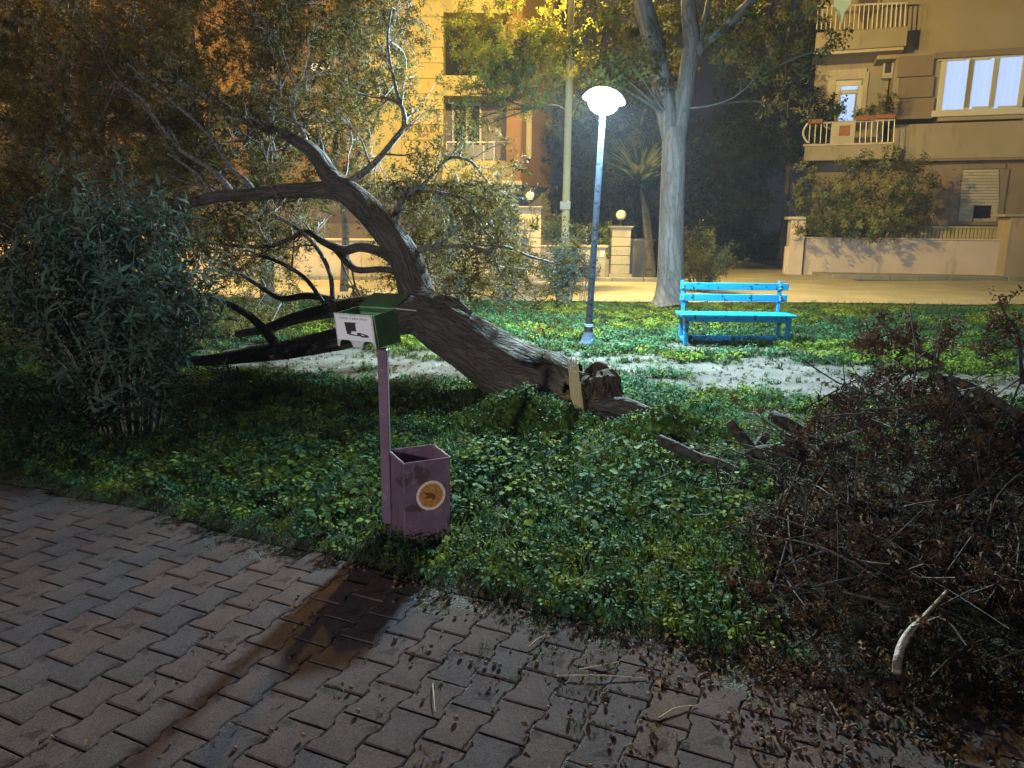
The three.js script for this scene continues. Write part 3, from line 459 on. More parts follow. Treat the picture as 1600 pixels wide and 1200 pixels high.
// ---------------------------------------------------------------- bag dispenser and bin
{
  const F = V(-0.53, 0, -3.48), rx = V(0.894, 0, -0.447), bk = V(-0.447, 0, -0.894), s = 0.246, h = 0.43, yaw = Math.atan2(-rx.z, rx.x);
  const t = thing('waste_bin', 'square mauve bin with round sticker and a bag dispenser box on its post', 'bin', F.clone().addScaledVector(rx, s / 2).addScaledVector(bk, s / 2));
  const at = (a, y, b) => F.clone().addScaledVector(rx, a).addScaledVector(bk, b).setY(y), b = new Geo(), th = 0.012;
  b.box(at(s / 2, h / 2 + 0.02, th / 2), [s, h, th], { yaw, bevel: 0.003 }); b.box(at(s / 2, h / 2 + 0.02, s - th / 2), [s, h, th], { yaw, bevel: 0.003 });
  b.box(at(th / 2, h / 2 + 0.02, s / 2), [th, h, s - 2 * th - 0.001], { yaw, bevel: 0.003 }); b.box(at(s - th / 2, h / 2 + 0.02, s / 2), [th, h, s - 2 * th - 0.001], { yaw, bevel: 0.003 });
  b.build('bin_body', M.mauve, t);
  new Geo().box(at(s / 2, 0.035, s / 2), [s - 2 * th - 0.002, 0.02, s - 2 * th - 0.002], { yaw }).build('bin_floor', M.mauveIn, t);
  for (const [x0, z0, x1, z1] of [[0, 0, s, 0], [0, s, s, s], [0, 0, 0, s], [s, 0, s, s]]) new Geo().bar(at(x0, h + 0.021, z0), at(x1, h + 0.021, z1), 0.014, 0.01).build('rim', M.mauve, t);
  for (const [ra, rb] of [[0.02, 0.1], [0.02, 0.38], [0.226, 0.1], [0.226, 0.38]]) new Geo().lathe(at(ra, rb, -0.0005), [[0.006, 0], [0.005, 0.003], [0, 0.004]], 8, new THREE.Quaternion().setFromUnitVectors(V(0, 1, 0), bk.clone().negate())).build('rivet', M.mauve, t);
  // sticker
  const cv = document.createElement('canvas'); cv.width = cv.height = 256; const x = cv.getContext('2d');
  x.fillStyle = '#dccdc3'; x.fillRect(0, 0, 256, 256); x.fillStyle = '#b07a42'; x.beginPath(); x.arc(128, 128, 104, 0, 7); x.fill();
  reseed(9); for (let k = 0; k < 260; k++) { const a = rr(0, 6.28), r = 100 * Math.sqrt(R()); x.fillStyle = ['#8f5524', '#c28a50', '#d3a46c', '#7d4a20', '#a86c34'][k % 5]; x.globalAlpha = 0.35; x.beginPath(); x.ellipse(128 + r * Math.cos(a), 128 + r * Math.sin(a), rr(3, 16), rr(3, 9), rr(0, 3), 0, 7); x.fill(); }
  x.globalAlpha = 0.8; x.fillStyle = '#5a2f14'; x.beginPath(); x.moveTo(95, 185); x.lineTo(105, 120); x.lineTo(130, 88); x.lineTo(165, 92); x.lineTo(172, 112); x.lineTo(150, 128); x.lineTo(152, 186); x.lineTo(138, 186); x.lineTo(130, 150); x.lineTo(112, 186); x.fill();
  x.globalAlpha = 1; for (let k = 0; k < 40; k++) { const a = rr(0, 6.28), r = rr(96, 122); x.fillStyle = k % 2 ? '#8f5a2b' : '#6d4c4a'; x.beginPath(); x.arc(128 + r * Math.cos(a), 128 + r * Math.sin(a), rr(1, 4), 0, 7); x.fill(); }
  const st = new THREE.CanvasTexture(cv); st.colorSpace = THREE.SRGBColorSpace;
  const disc = new THREE.CylinderGeometry(0.078, 0.078, 0.003, 40); disc.rotateX(Math.PI / 2); disc.rotateY(yaw); const dc = at(0.14, 0.27, -0.0025); disc.translate(dc.x - t.off.x, dc.y, dc.z - t.off.z);
  mesh('sticker', disc, std({ map: st, roughness: 0.5 }), t, 'round brown sticker with a pale rim');
  // post
  const p0 = at(-0.012, 0, s + 0.012), p1 = P(598, 545, 3.66);
  new Geo().bar(p0.clone().setY(-0.02), p1, 0.048, 0.048).build('post', M.mauve, t);
  // dispenser box
  const A = P(524, 489, 3.71), B = P(583, 493.5, 3.63), C = P(591, 544, 3.62), D = P(531, 539.5, 3.69), right = B.clone().sub(A).normalize(), back = V(right.z, 0, -right.x).normalize(), dep = 0.22;
  const bx = (name, list, mt, parent = t, label) => { const g = new Geo(); for (const [q, th2] of list) { const n = q[1].clone().sub(q[0]).cross(q[3].clone().sub(q[0])).normalize().multiplyScalar(th2 / 2), o = q.map((v) => v.clone().add(n)), w = q.map((v) => v.clone().sub(n)), m = q.reduce((s2, v) => s2.add(v), V(0, 0, 0)).multiplyScalar(1 / q.length), uvf = (v) => [v.x + v.z, v.y]; g.poly(o, m, uvf); g.poly(w, m, uvf); for (let k = 0; k < q.length; k++) g.poly([o[k], o[(k + 1) % q.length], w[(k + 1) % q.length], w[k]], m, uvf); } return g.build(name, mt, parent, label); };
  const bkv = (v, d, up = 0) => v.clone().addScaledVector(back, d).add(V(0, up, 0));
  const bodyM = bx('dispenser_box', [[[B, bkv(B, dep, 0.015), bkv(C, dep), C].map((v) => v.clone()), 0.01], [[A, bkv(A, dep, 0.015), bkv(D, dep), D], 0.01], [[bkv(A, dep, 0.015), bkv(B, dep, 0.015), bkv(C, dep), bkv(D, dep)], 0.01], [[bkv(D, 0.006, 0.035), bkv(C, 0.006, 0.035), bkv(C, dep, 0.035), bkv(D, dep, 0.035)], 0.008]], M.green, t);
  // printed front with two round notches cut out of its lower edge
  const w = A.distanceTo(B), hh = A.distanceTo(D), dn = D.clone().sub(A).normalize(), sh = new THREE.Shape(); sh.moveTo(0, 0); sh.lineTo(w, 0); sh.lineTo(w, -hh);
  sh.lineTo(w * 0.985, -hh); sh.absarc(w * 0.815, -hh, w * 0.165, 0, Math.PI, false); sh.lineTo(w * 0.43, -hh); sh.absarc(w * 0.22, -hh, w * 0.18, 0, Math.PI, false); sh.lineTo(0, -hh); sh.lineTo(0, 0);
  const eg = new THREE.ExtrudeGeometry(sh, { depth: 0.007, bevelEnabled: true, bevelSize: 0.0015, bevelThickness: 0.0015, bevelSegments: 1, curveSegments: 16 });
  const nz = right.clone().cross(dn.clone().negate()).normalize(), basis = new THREE.Matrix4().makeBasis(right, dn.clone().negate(), nz); eg.applyMatrix4(basis); const o = A.clone().addScaledVector(nz, 0.006); eg.translate(o.x - t.off.x, o.y - t.off.y, o.z - t.off.z);
  mesh('front_panel', eg, M.white, t, 'white front panel printed with a pictogram');
  const c2 = document.createElement('canvas'); c2.width = 512; c2.height = 400; const y = c2.getContext('2d'); y.fillStyle = '#e3e3e6'; y.fillRect(0, 0, 512, 400);
  y.fillStyle = '#6b6b74'; y.font = 'bold 44px sans-serif'; y.textAlign = 'center'; y.fillText('Lütfen 1 adet alınız', 256, 60, 440);
  y.fillStyle = '#1d2027'; y.beginPath(); y.moveTo(122, 112); y.lineTo(300, 108); y.lineTo(300, 122); y.lineTo(280, 124); y.lineTo(282, 250); y.lineTo(208, 252); y.lineTo(206, 290); y.lineTo(140, 292); y.closePath(); y.fill();
  y.beginPath(); y.moveTo(140, 288); y.lineTo(290, 306); y.lineTo(288, 270); y.lineTo(330, 268); y.lineTo(420, 290); y.lineTo(452, 312); y.lineTo(450, 334); y.lineTo(352, 338); y.lineTo(330, 322); y.lineTo(210, 318); y.lineTo(150, 304); y.fill();
  y.fillStyle = '#e3e3e6'; y.fillRect(220, 262, 62, 34); y.beginPath(); y.ellipse(368, 302, 26, 8, 0.25, 0, 7); y.fill();
  const ft = new THREE.CanvasTexture(c2); ft.colorSpace = THREE.SRGBColorSpace;
  const pg = new THREE.BoxGeometry(w * 0.94, hh * 0.76, 0.0012); pg.applyMatrix4(basis); const pc = A.clone().addScaledVector(right, w * 0.5).addScaledVector(dn, hh * 0.42).addScaledVector(nz, 0.0155); pg.translate(pc.x - t.off.x, pc.y - t.off.y, pc.z - t.off.z);
  mesh('printed_sign', pg, std({ map: ft, roughness: 0.5 }), t);
  // lid propped open towards the back right, and its stay rod
  const l0 = bkv(B, dep * 0.75, 0.02), l1 = bkv(A, dep * 0.75, 0.02);
  bx('lid', [[[bkv(A, dep, 0.02), bkv(B, dep, 0.02), bkv(B, dep + 0.1, 0.075).addScaledVector(right, 0.03), bkv(A, dep + 0.1, 0.075).addScaledVector(right, 0.03)], 0.01]], M.greenDark, t);
  new Geo().bar(P(617, 482, 3.8), P(651, 485.5, 3.82), 0.007, 0.007, 0.001).build('stay_rod', M.rail, t);
  new Geo().bar(bkv(A, 0.1, -0.02).addScaledVector(right, 0.01), bkv(B, 0.1, -0.02).addScaledVector(right, -0.01), 0.016, 0.016).build('cross_bar', M.greenDark, t);
  new Geo().bar(bkv(A, 0.2, 0.0).addScaledVector(right, 0.01), bkv(B, 0.2, 0.0).addScaledVector(right, -0.01), 0.016, 0.016).build('cross_bar', M.greenDark, t);
}

// ---------------------------------------------------------------- bench
{
  const a = G(1068, 540), b = G(1233, 542), mid = a.clone().add(b).multiplyScalar(0.5), ux = b.clone().sub(a).setY(0).normalize(), W = a.distanceTo(b), uz = V(-ux.z, 0, ux.x), yaw = Math.atan2(-ux.z, ux.x); // uz towards the viewer
  const t = thing('park_bench', 'bright blue wooden park bench on the bare patch beside the thick tree trunk', 'bench', mid), at = (x, y, z) => mid.clone().addScaledVector(ux, x).addScaledVector(uz, z).setY(y), h = W / 2;
  const bx = (name, x, y, z, s, m = M.blue, bevel = 0.006) => new Geo().box(at(x, y, z), s, { yaw, bevel }).build(name, m, t);
  for (const s of [-1, 1]) {
    bx('leg', s * (h - 0.03), 0.2, -0.03, [0.06, 0.4, 0.06], M.blueDeep); bx('leg', s * (h - 0.035), 0.2, -0.4, [0.05, 0.4, 0.05], M.blueDeep);
    bx('side_rail', s * (h - 0.03), 0.385, -0.215, [0.045, 0.05, 0.31], M.blueDeep);
    const g = new Geo(); g.bar(at(s * (h - 0.06), 0.405, -0.415), at(s * (h - 0.035), 0.88, -0.47), 0.045, 0.05); g.build('back_post', M.blueDeep, t);
    bx('floor_rail', s * (h - 0.03), 0.06, -0.215, [0.04, 0.05, 0.31], M.blueDeep);
  }
  bx('apron', 0, 0.372, -0.025, [W - 0.125, 0.075, 0.03], M.blueDeep); bx('stretcher', 0, 0.055, -0.36, [W - 0.1, 0.09, 0.03], M.blueDeep);
  for (let k = 0; k < 4; k++) bx('seat_slat', 0, 0.427 + rr(-0.002, 0.002), 0.0 - k * 0.118, [W + 0.12 + rr(-0.01, 0.01), 0.034, 0.108]);
  for (const s2 of [-1, 1]) for (const [yy, zz] of [[0.62, -0.399], [0.66, -0.4], [0.78, -0.419], [0.82, -0.42]]) new Geo().lathe(at(s2 * (h - 0.045), yy, zz), [[0.011, 0], [0.01, 0.005], [0.005, 0.008], [0, 0.008]], 10, new THREE.Quaternion().setFromUnitVectors(V(0, 1, 0), uz)).build('bolt', M.rail, t);
  bx('back_slat', 0.03, 0.64, -0.415, [W + 0.06, 0.1, 0.028]); bx('back_slat', 0.04, 0.8, -0.435, [W + 0.07, 0.1, 0.028]);
}

// ---------------------------------------------------------------- walls, pillars and houses across the road
import { TextGeometry } from 'three/addons/geometries/TextGeometry.js';
import { FontLoader } from 'three/addons/loaders/FontLoader.js';
const font = await new FontLoader().loadAsync('fonts/droid/droid_serif_bold.typeface.json');
const pxBox = (geo, x0, y0, x1, y1, z, depth, bevel = 0.01) => { const ym = Math.max((y0 + y1) / 2, 0), xm = (x0 + x1) / 2, a = P(x0, ym, z), b = P(x1, ym, z), t = P(xm, y0, z).y, u = P(xm, y1, z).y; return geo.box(V((a.x + b.x) / 2, (t + u) / 2, -z - depth / 2), [b.x - a.x, t - u, depth], { bevel }); };
function letters(text, size, pos, yaw, depth, m, parent, name = 'lettering', squeeze = 1) { const g = new TextGeometry(text, { font, size, depth, curveSegments: 3 }); g.scale(squeeze, 1, 1); g.rotateY(yaw); g.translate(pos.x - parent.off.x, pos.y - parent.off.y, pos.z - parent.off.z); return mesh(name, g, m, parent); }
const brownPaint = std({ color: col(0.13, 0.07, 0.03), roughness: 0.6 });

{ // pale house on the left with the balcony
  const z = 30, base = P(690, 420, z + 4).setY(0), t = thing('apartment_house', 'cream and orange apartment house with a corner balcony behind the left gate pillar', 'house', base);
  const Z = (f) => -f, g = (f) => { const q = new Geo(); f(q); return q; };
  g((q) => { pxBox(q, 300, -420, 622, 287, z + 1.4, 6); }).build('wall', M.orange, t, 'orange rendered recessed wall');
  g((q) => { pxBox(q, 570, -420, 690, 284, z + 0.06, 7); pxBox(q, 688, -420, 800, 20, z + 0.05, 7); pxBox(q, 688, 118, 800, 150, z + 0.05, 7); pxBox(q, 688, 250, 795, 285, z + 1.5, 5); }).build('wall', M.cream, t, 'cream rendered front wall');
  // courses of render with recessed joints
  for (let k = -3; k < 12; k++) { const y0 = 2 + k * 24.2, q = new Geo(); pxBox(q, 628, y0 + 1.1, 693, y0 + 23.2, z, 0.05, 0.012); q.build('panel', M.cream, t); }
  for (let k = -3; k < 12; k++) { const y0 = 2 + k * 24.2, q = new Geo(); pxBox(q, 560, y0 + 1.1, 612, y0 + 23.2, z + 0.7, 0.75, 0.012); q.build('panel', M.cream2, t); }
  // balcony recess
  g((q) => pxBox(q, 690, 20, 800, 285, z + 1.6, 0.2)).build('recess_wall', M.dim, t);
  const d1 = g((q) => pxBox(q, 706, 160, 752, 250, z + 1.5, 0.08)).build('balcony_door', M.frame, t); g((q) => pxBox(q, 710, 165, 728, 248, z + 1.47, 0.03)).build('pane', M.darkGlass, d1); g((q) => pxBox(q, 731, 165, 749, 248, z + 1.47, 0.03)).build('pane', M.darkGlass, d1);
  g((q) => pxBox(q, 697, 40, 790, 118, z + 1.45, 0.1)).build('upper_window', M.darkGlass, t);
  const par = g((q) => pxBox(q, 690, 251, 773, 286, z - 0.5, 0.14, 0.02)).build('parapet', M.cream, t); { const a = P(773, 251, z - 0.5), b = P(773, 286, z - 0.5), c = P(803, 251, z + 0.6), q = new Geo(), d = c.clone().sub(a), m = a.clone().add(c).multiplyScalar(0.5); q.box(V(m.x, (a.y + b.y) / 2, m.z), [Math.hypot(d.x, d.z), a.y - b.y, 0.12], { yaw: Math.atan2(-d.z, d.x) }); q.build('parapet', M.cream, t); }
  g((q) => { pxBox(q, 690, 281, 800, 286, z - 0.35, 1.9); }).build('balcony_slab', M.cream2, t);
  const rl = (y) => { const q = new Geo(); const a = P(697, y, z - 0.45), c = P(773, y, z - 0.45), d = P(800, y, z + 0.5); q.bar(a, c, 0.05, 0.05); q.bar(c, d, 0.05, 0.05); return q.build('handrail', M.rail, t); }; rl(222);
  for (const x of [698, 716, 739, 756, 772]) g((q) => q.bar(P(x, 222, z - 0.45), P(x, 251, z - 0.45), 0.035, 0.035)).build('baluster', M.rail, t);
  g((q) => pxBox(q, 699, 226, 771, 248, z - 0.44, 0.02, 0.003)).build('balcony_panel', std({ color: col(0.16, 0.15, 0.16), roughness: 0.3 }), t);
  g((q) => { pxBox(q, 793, -420, 816, 287, z + 0.4, 6); }).build('column', M.orange, t);
  g((q) => { const a = P(816, 0, z + 0.4), b = P(866, 0, z + 3.4), d = b.clone().sub(a).setY(0), top = P(816, -420, z).y, bot = P(816, 288, z + 0.4).y, m = a.clone().add(b).multiplyScalar(0.5); q.box(V(m.x - 0.1, (top + bot) / 2, m.z - 0.1), [d.length(), top - bot, 0.3], { yaw: Math.atan2(-d.z, d.x) }); }).build('side_wall', M.orange, t);
  const w1 = g((q) => pxBox(q, 811, 169, 831, 247, z + 0.9, 0.5, 0.03)).build('window', M.cream, t); g((q) => pxBox(q, 814, 173, 828, 236, z + 0.88, 0.03)).build('shutter', M.cream2, w1);
  const w2 = g((q) => pxBox(q, 474, 170, 524, 232, z + 1.33, 0.1)).build('window', M.cream2, t); for (let k = 0; k < 11; k++) g((q) => pxBox(q, 477, 174 + k * 5, 521, 178.6 + k * 5, z + 1.3, 0.04, 0.008)).build('slat', M.cream2, w2);
  const w3 = g((q) => pxBox(q, 475, 92, 520, 150, z + 1.33, 0.1)).build('window', M.brown, t); g((q) => pxBox(q, 480, 98, 497, 110, z + 1.3, 0.02, 0.002)).build('lit_pane', std({ color: col(0.7, 0.7, 0.7), emissive: col(1, 0.9, 0.72), emissiveIntensity: 1.1 }), w3); g((q) => pxBox(q, 499, 98, 515, 110, z + 1.3, 0.02, 0.002)).build('lit_pane', std({ color: col(0.7, 0.7, 0.7), emissive: col(1, 0.9, 0.72), emissiveIntensity: 1.1 }), w3);
  g((q) => pxBox(q, 479, 113, 516, 146, z + 1.3, 0.02)).build('pane', M.darkGlass, w3);
  // shaded ground floor, set back under the upper storeys
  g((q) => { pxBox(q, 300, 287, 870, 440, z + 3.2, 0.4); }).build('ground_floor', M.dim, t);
  g((q) => { const a = P(560, 284, z + 0.2), b = P(816, 284, z + 0.2); q.box(V((a.x + b.x) / 2, a.y + 0.02, -z - 2.4), [b.x - a.x - 0.02, 0.16, 4.4]); }).build('soffit', M.cream2, t);
  for (const [x0, x1] of [[650, 700], [740, 790]]) { const w = g((q) => pxBox(q, x0, 312, x1, 372, z + 3.12, 0.08)).build('window', M.frame, t); g((q) => pxBox(q, x0 + 4, 316, (x0 + x1) / 2 - 1, 368, z + 3.1, 0.03)).build('pane', M.darkGlass, w); g((q) => pxBox(q, (x0 + x1) / 2 + 1, 316, x1 - 4, 368, z + 3.1, 0.03)).build('pane', M.darkGlass, w); }
  let p = P(636.5, 206.5, z - 0.001); letters('RMAK', 0.24, p, 0, 0.025, brownPaint, t, 'lettering', 1.05); p = P(653, 214.5, z - 0.001); letters('APT.', 0.13, p, 0, 0.025, brownPaint, t, 'lettering', 1.2);
}

function pillar(label, x0, x1, ytop, ybase, z, plaque) { // gate pillar of stone courses with a moulded cap
  const a = P(x0, ytop, z), b = P(x1, ytop, z), w = b.x - a.x, c = V((a.x + b.x) / 2, 0, -z - w / 2), H = a.y, t = thing('gate_pillar', label, 'pillar', c), cap = 0.36;
  new Geo().box(V(c.x, 0.05, c.z), [w + 0.12, 0.14, w + 0.12]).build('plinth', M.stone, t);
  new Geo().box(V(c.x, (H - cap) / 2 + 0.05, c.z), [w - 0.05, H - cap - 0.1, w - 0.05]).build('core', M.brown, t);
  const n = Math.round((H - cap - 0.12) / 0.285), hh = (H - cap - 0.12) / n;
  for (let k = 0; k < n; k++) new Geo().box(V(c.x, 0.12 + hh * (k + 0.5), c.z), [w + rr(-0.004, 0.004), hh - 0.022, w + rr(-0.004, 0.004)], { bevel: 0.012 }).build('stone_block', M.stone, t);
  new Geo().box(V(c.x, H - cap / 2 - 0.04, c.z), [w - 0.02, cap - 0.1, w - 0.02], { bevel: 0.01 }).build('frieze', M.stone, t);
  const q = new Geo(); q.lathe(V(c.x, H - 0.11, c.z), [[0, 0], [w * 0.7, 0], [w * 0.74, 0.02], [w * 0.84, 0.075], [w * 0.86, 0.08], [w * 0.86, 0.11], [0, 0.11]], 4, new THREE.Quaternion().setFromAxisAngle(V(0, 1, 0), Math.PI / 4)); mesh('cap', q.geometry(t.off).toNonIndexed(), M.stone, t).geometry.computeVertexNormals();
  if (plaque) { const py = P(830, 349, z).y; const pl = new Geo().box(V(c.x - 0.07, py, c.z + w / 2 + 0.012), [w * 0.72, 0.42, 0.03], { bevel: 0.008 }).build('plaque', M.cream, t); letters(plaque, 0.145, V(c.x - 0.07 - w * 0.33, py - 0.01, c.z + w / 2 + 0.0275), 0, 0.012, brownPaint, pl, 'lettering', 0.74); for (let k = 0; k < 2; k++) new Geo().box(V(c.x - 0.03, py - 0.07 - k * 0.06, c.z + w / 2 + 0.03), [w * 0.4, 0.018, 0.008]).build('text_line', brownPaint, pl); }
  return [c, H];
}
function globeLamp(label, c, y, r, lit) {
  const t = thing('globe_lamp', label, 'lamp', V(c.x, y, c.z));
  new Geo().lathe(V(c.x, y, c.z), [[0.08, 0], [0.08, 0.02], [0.03, 0.04], [0.025, 0.14], [0.07, 0.17], [0.09, 0.2]], 16).build('stem', M.black, t);
  const prof = []; for (let k = 0; k <= 16; k++) { const a = -Math.PI / 2 + 0.3 + (Math.PI - 0.3) * k / 16; prof.push([r * Math.cos(a), 0.2 + r * 0.9 + r * Math.sin(a)]); }
  new Geo().lathe(V(c.x, y, c.z), prof, 28).build('globe', lit ? M.globe : M.globeMilk, t);
  if (lit) new Geo().lathe(V(c.x, y, c.z), [[0.06, 0.2], [0.1, 0.26], [0.13, 0.34], [0.1, 0.41], [0, 0.44]], 20).build('bulb', M.bulb, t);
  else new Geo().lathe(V(c.x, y, c.z), [[0.09, 0.18], [0.11, 0.2], [0.1, 0.225]], 20).build('ring', M.black, t);
}
reseed(41);
{
  const [c1, h1] = pillar('tall pale stone gate pillar with a lettered plaque', 810, 846, 322, 440, 22.8, 'ZMARA'); globeLamp('clear globe lamp with glowing bulb on the lettered gate pillar', c1, h1, 0.2, true);
  const [c2, h2] = pillar('shorter brown stone gate pillar beside the grey meter cabinet', 957, 987, 353, 432, 24.6); globeLamp('milky yellow globe lamp on the shorter gate pillar', c2, h2, 0.17, false);
  const wall = (name, label, list, m, capM) => { // low garden wall through a list of points [x, z, height]
    const t = thing(name, label, 'wall', V(list[0][0], 0, list[0][1]));
    for (let k = 0; k < list.length - 1; k++) { const a = V(list[k][0], 0, list[k][1]), b = V(list[k + 1][0], 0, list[k + 1][1]), d = b.clone().sub(a), h = list[k][2], m2 = a.clone().add(b).multiplyScalar(0.5), yaw = Math.atan2(-d.z, d.x); new Geo().box(V(m2.x, h / 2 - 0.05, m2.z), [d.length() - 0.004, h + 0.1, 0.2], { yaw }).build('wall_panel', m, t); new Geo().box(V(m2.x, h + 0.035, m2.z), [d.length() + 0.02, 0.065, 0.3], { yaw, bevel: 0.015 }).build('coping', capM, t); }
    return t;
  };
  wall('garden_wall', 'low cream garden wall between the two gate pillars', [[c1.x + 0.4, c1.z - 0.1, 1.0], [c2.x - 0.4, c2.z - 0.05, 1.0]], M.stone, M.stone);
  wall('garden_wall', 'low wall curving back from the shorter pillar towards the spiky palm', [[c2.x + 0.4, c2.z - 0.1, 1.2], [c2.x + 0.95, c2.z - 0.5, 1.18], [c2.x + 1.3, c2.z - 1.4, 1.16], [c2.x + 1.5, c2.z - 6, 1.15]], M.brown, M.stone);
  wall('garden_wall', 'long low ochre wall behind the branches of the fallen tree', [[-20, -22.0, 1.15], [-14, -22.2, 1.15], [-9, -22.5, 1.15], [-4.6, -22.7, 1.15], [c1.x - 0.42, c1.z - 0.1, 1.15]], M.stone, M.stone);
  // grey cabinet for meters
  const a = P(900, 387, 23.6), b = P(946, 433, 23.6), t = thing('utility_cabinet', 'beige metal meter cabinet with a small label in front of the shorter pillar', 'cabinet', V((a.x + b.x) / 2, 0, -23.9));
  new Geo().box(V((a.x + b.x) / 2, a.y / 2, -23.9), [b.x - a.x, a.y, 0.55], { bevel: 0.012 }).build('body', M.cream2, t); new Geo().box(V((a.x + b.x) / 2, a.y + 0.035, -23.88), [b.x - a.x + 0.08, 0.06, 0.64], { bevel: 0.015 }).build('top', M.stone, t);
  for (const s of [-1, 1]) new Geo().box(V((a.x + b.x) / 2 + s * (b.x - a.x) * 0.235, a.y * 0.5, -23.61), [(b.x - a.x) * 0.44, a.y * 0.84, 0.02], { bevel: 0.006 }).build('door', M.cream2, t);
  const lb = P(944, 397, 23.55); new Geo().box(V(lb.x - 0.05, lb.y, -23.59), [0.14, 0.2, 0.01]).build('label_plate', M.white, t);
}

{ // house on the right, turned towards the road
  const ang = THREE.MathUtils.degToRad(20), u = V(Math.cos(ang), 0, Math.sin(ang)), w = V(-Math.sin(ang), 0, Math.cos(ang)), yaw = Math.atan2(-u.z, u.x), A = P(1400, 300, 30.5).setY(0);
  const on = (px, py, off) => { const d = ray(px, py), p0 = A.clone().addScaledVector(w, off), k = p0.sub(camera.position).dot(w) / d.dot(w); return camera.position.clone().addScaledVector(d, k); };
  const t = thing('apartment_house', 'beige apartment house with lit windows and two balconies behind the right wall', 'house', A);
  const bx = (q, x0, y0, x1, y1, off, depth, bevel = 0.01) => { const ym = (y0 + y1) / 2, xm = (x0 + x1) / 2, a = on(x0, ym, off), b = on(x1, ym, off), ya = on(xm, y0, off).y, yb = on(xm, y1, off).y, du = b.clone().sub(a).dot(u), c = a.clone().add(b).multiplyScalar(0.5).addScaledVector(w, -depth / 2).setY((ya + yb) / 2); return q.box(c, [Math.abs(du), Math.abs(ya - yb), depth], { yaw, bevel }); };
  const B = (name, m, list, parent = t, label) => { const q = new Geo(); for (const l of list) bx(q, ...l); return q.build(name, m, parent, label); };
  B('wall', M.beige, [[1398, 184, 2050, 243, 0, 7], [1398, -420, 2050, 72, 0, 7], [1396, 73, 1468, 184, -0.12, 6.9]], t, 'beige rendered wall');
  B('wall', M.beige, [[1608, 70, 2050, 186, -0.1, 6.9], [1466, 176, 1610, 187, -0.05, 6.9]]);
  B('wall', M.beige, [[1292, -420, 1412, 247, -1.25, 5.5]], t, 'recessed wall behind the balconies');
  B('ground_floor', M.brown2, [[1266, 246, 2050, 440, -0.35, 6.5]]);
  B('band', M.brown2, [[1398, 243.2, 2050, 247, 0.05, 0.4]]);
  B('cornice', M.brown2, [[1464, 64, 2050, 74, 0.25, 0.3]]);
  for (let k = 0; k < 3; k++) B('panel', M.brown2, [[1404, 87 + k * 33.3, 1459, 119 + k * 33.3, 0.03, 0.16]]);
  // wide lit window
  const win = B('window', M.frame, [[1466, 78, 1610, 91, 0.03, 0.14]], t, 'wide window with three bright panes'); B('sill', M.frame, [[1456, 170, 1606, 180, 0.06, 0.2]], win);
  const fold = tex(64, (x, y) => { const k = 0.92 + 0.06 * n3(x * 9, 0.5, 3, 9, 1) + 0.02 * n3(x * 22, 0.5, 5, 22, 1); return [k, k, k]; });
  const lit = std({ color: col(0.1, 0.1, 0.1), emissive: col(0.42, 0.58, 0.92), emissiveIntensity: 1, emissiveMap: fold, roughness: 1 });
  for (const [x0, y0, x1, y1] of [[1476, 95, 1510, 171], [1519, 94, 1549, 166], [1558.5, 88, 1594, 165]]) {
    B('frame', M.frame, [[x0 - 9, y0 - 2, x0, y1 + 2, 0.015, 0.05], [x1, y0 - 2, x1 + 9, y1 + 2, 0.015, 0.05], [x0, y1, x1, y1 + 4, 0.015, 0.05], [x0, y0 - 4, x1, y0, 0.015, 0.05]], win);
    const q = new Geo(), a = on(x0, (y0 + y1) / 2, -0.045).setY(on(x0, y0, -0.045).y), b = on(x1, (y0 + y1) / 2, -0.045).setY(on(x1, y1, -0.045).y), n = 40, dw = b.clone().sub(a).setY(0); // curtain hanging in folds
    for (let k = 0; k < n; k++) { const pt = (s) => a.clone().addScaledVector(dw, -0.12 + s * 1.24).addScaledVector(w, 0.008 * Math.sin(s * 30)); const c = pt(k / n), d = pt((k + 1) / n); q.poly([c.clone().setY(b.y - 0.1), d.clone().setY(b.y - 0.1), d.clone().setY(a.y + 0.1), c.clone().setY(a.y + 0.1)], V(c.x - w.x, c.y, c.z - w.z), (v) => [(v.x - a.x) * 0.8, v.y * 0.3]); }
    q.build('lit_curtain', lit, win);
    B('pane', M.globe, [[x0, y0, x1, y1, -0.008, 0.006, 0.001]], win);
  }
  // balcony door and its light
  const dr = B('balcony_door', M.frame, [[1303, 133, 1312, 200, -1.2, 0.1], [1338, 133, 1346, 200, -1.2, 0.1], [1303, 126, 1346, 134, -1.2, 0.1], [1310, 140.5, 1340, 146, -1.2, 0.1]]);
  B('lit_pane', lit, [[1312, 134.5, 1340, 140, -1.23, 0.04, 0.003]], dr); B('lit_pane', lit, [[1308.5, 147.5, 1334, 200, -1.23, 0.04, 0.003]], dr);
  B('door_surround', M.stone, [[1291, 112, 1304, 200, -1.18, 0.16], [1346, 112, 1354, 200, -1.18, 0.16], [1291, 108, 1354, 124, -1.17, 0.17]]);
  // balconies
  B('balcony_slab', M.beige, [[1257, 227, 1395, 250, 0.85, 2.1]], t, 'lower balcony slab'); B('balcony_slab', M.beige, [[1275, 46, 1417, 76, 0.85, 2.1]], t, 'upper balcony slab'); B('balcony_edge', M.stone, [[1255, 223.5, 1396, 227, 0.9, 2.2]]); B('balcony_edge', M.stone, [[1272, 76.5, 1412, 82, 0.7, 1.9]]);
  const barAt = (name, m, a, b, wd) => { const q = new Geo(); q.bar(a, b, wd, wd); return q.build(name, m, t); };
  barAt('handrail', M.rail, on(1262, 193, 0.8), on(1396, 187, 0.8), 0.06); barAt('handrail', M.rail, on(1276, 10, 0.8), on(1418, 4, 0.8), 0.06);
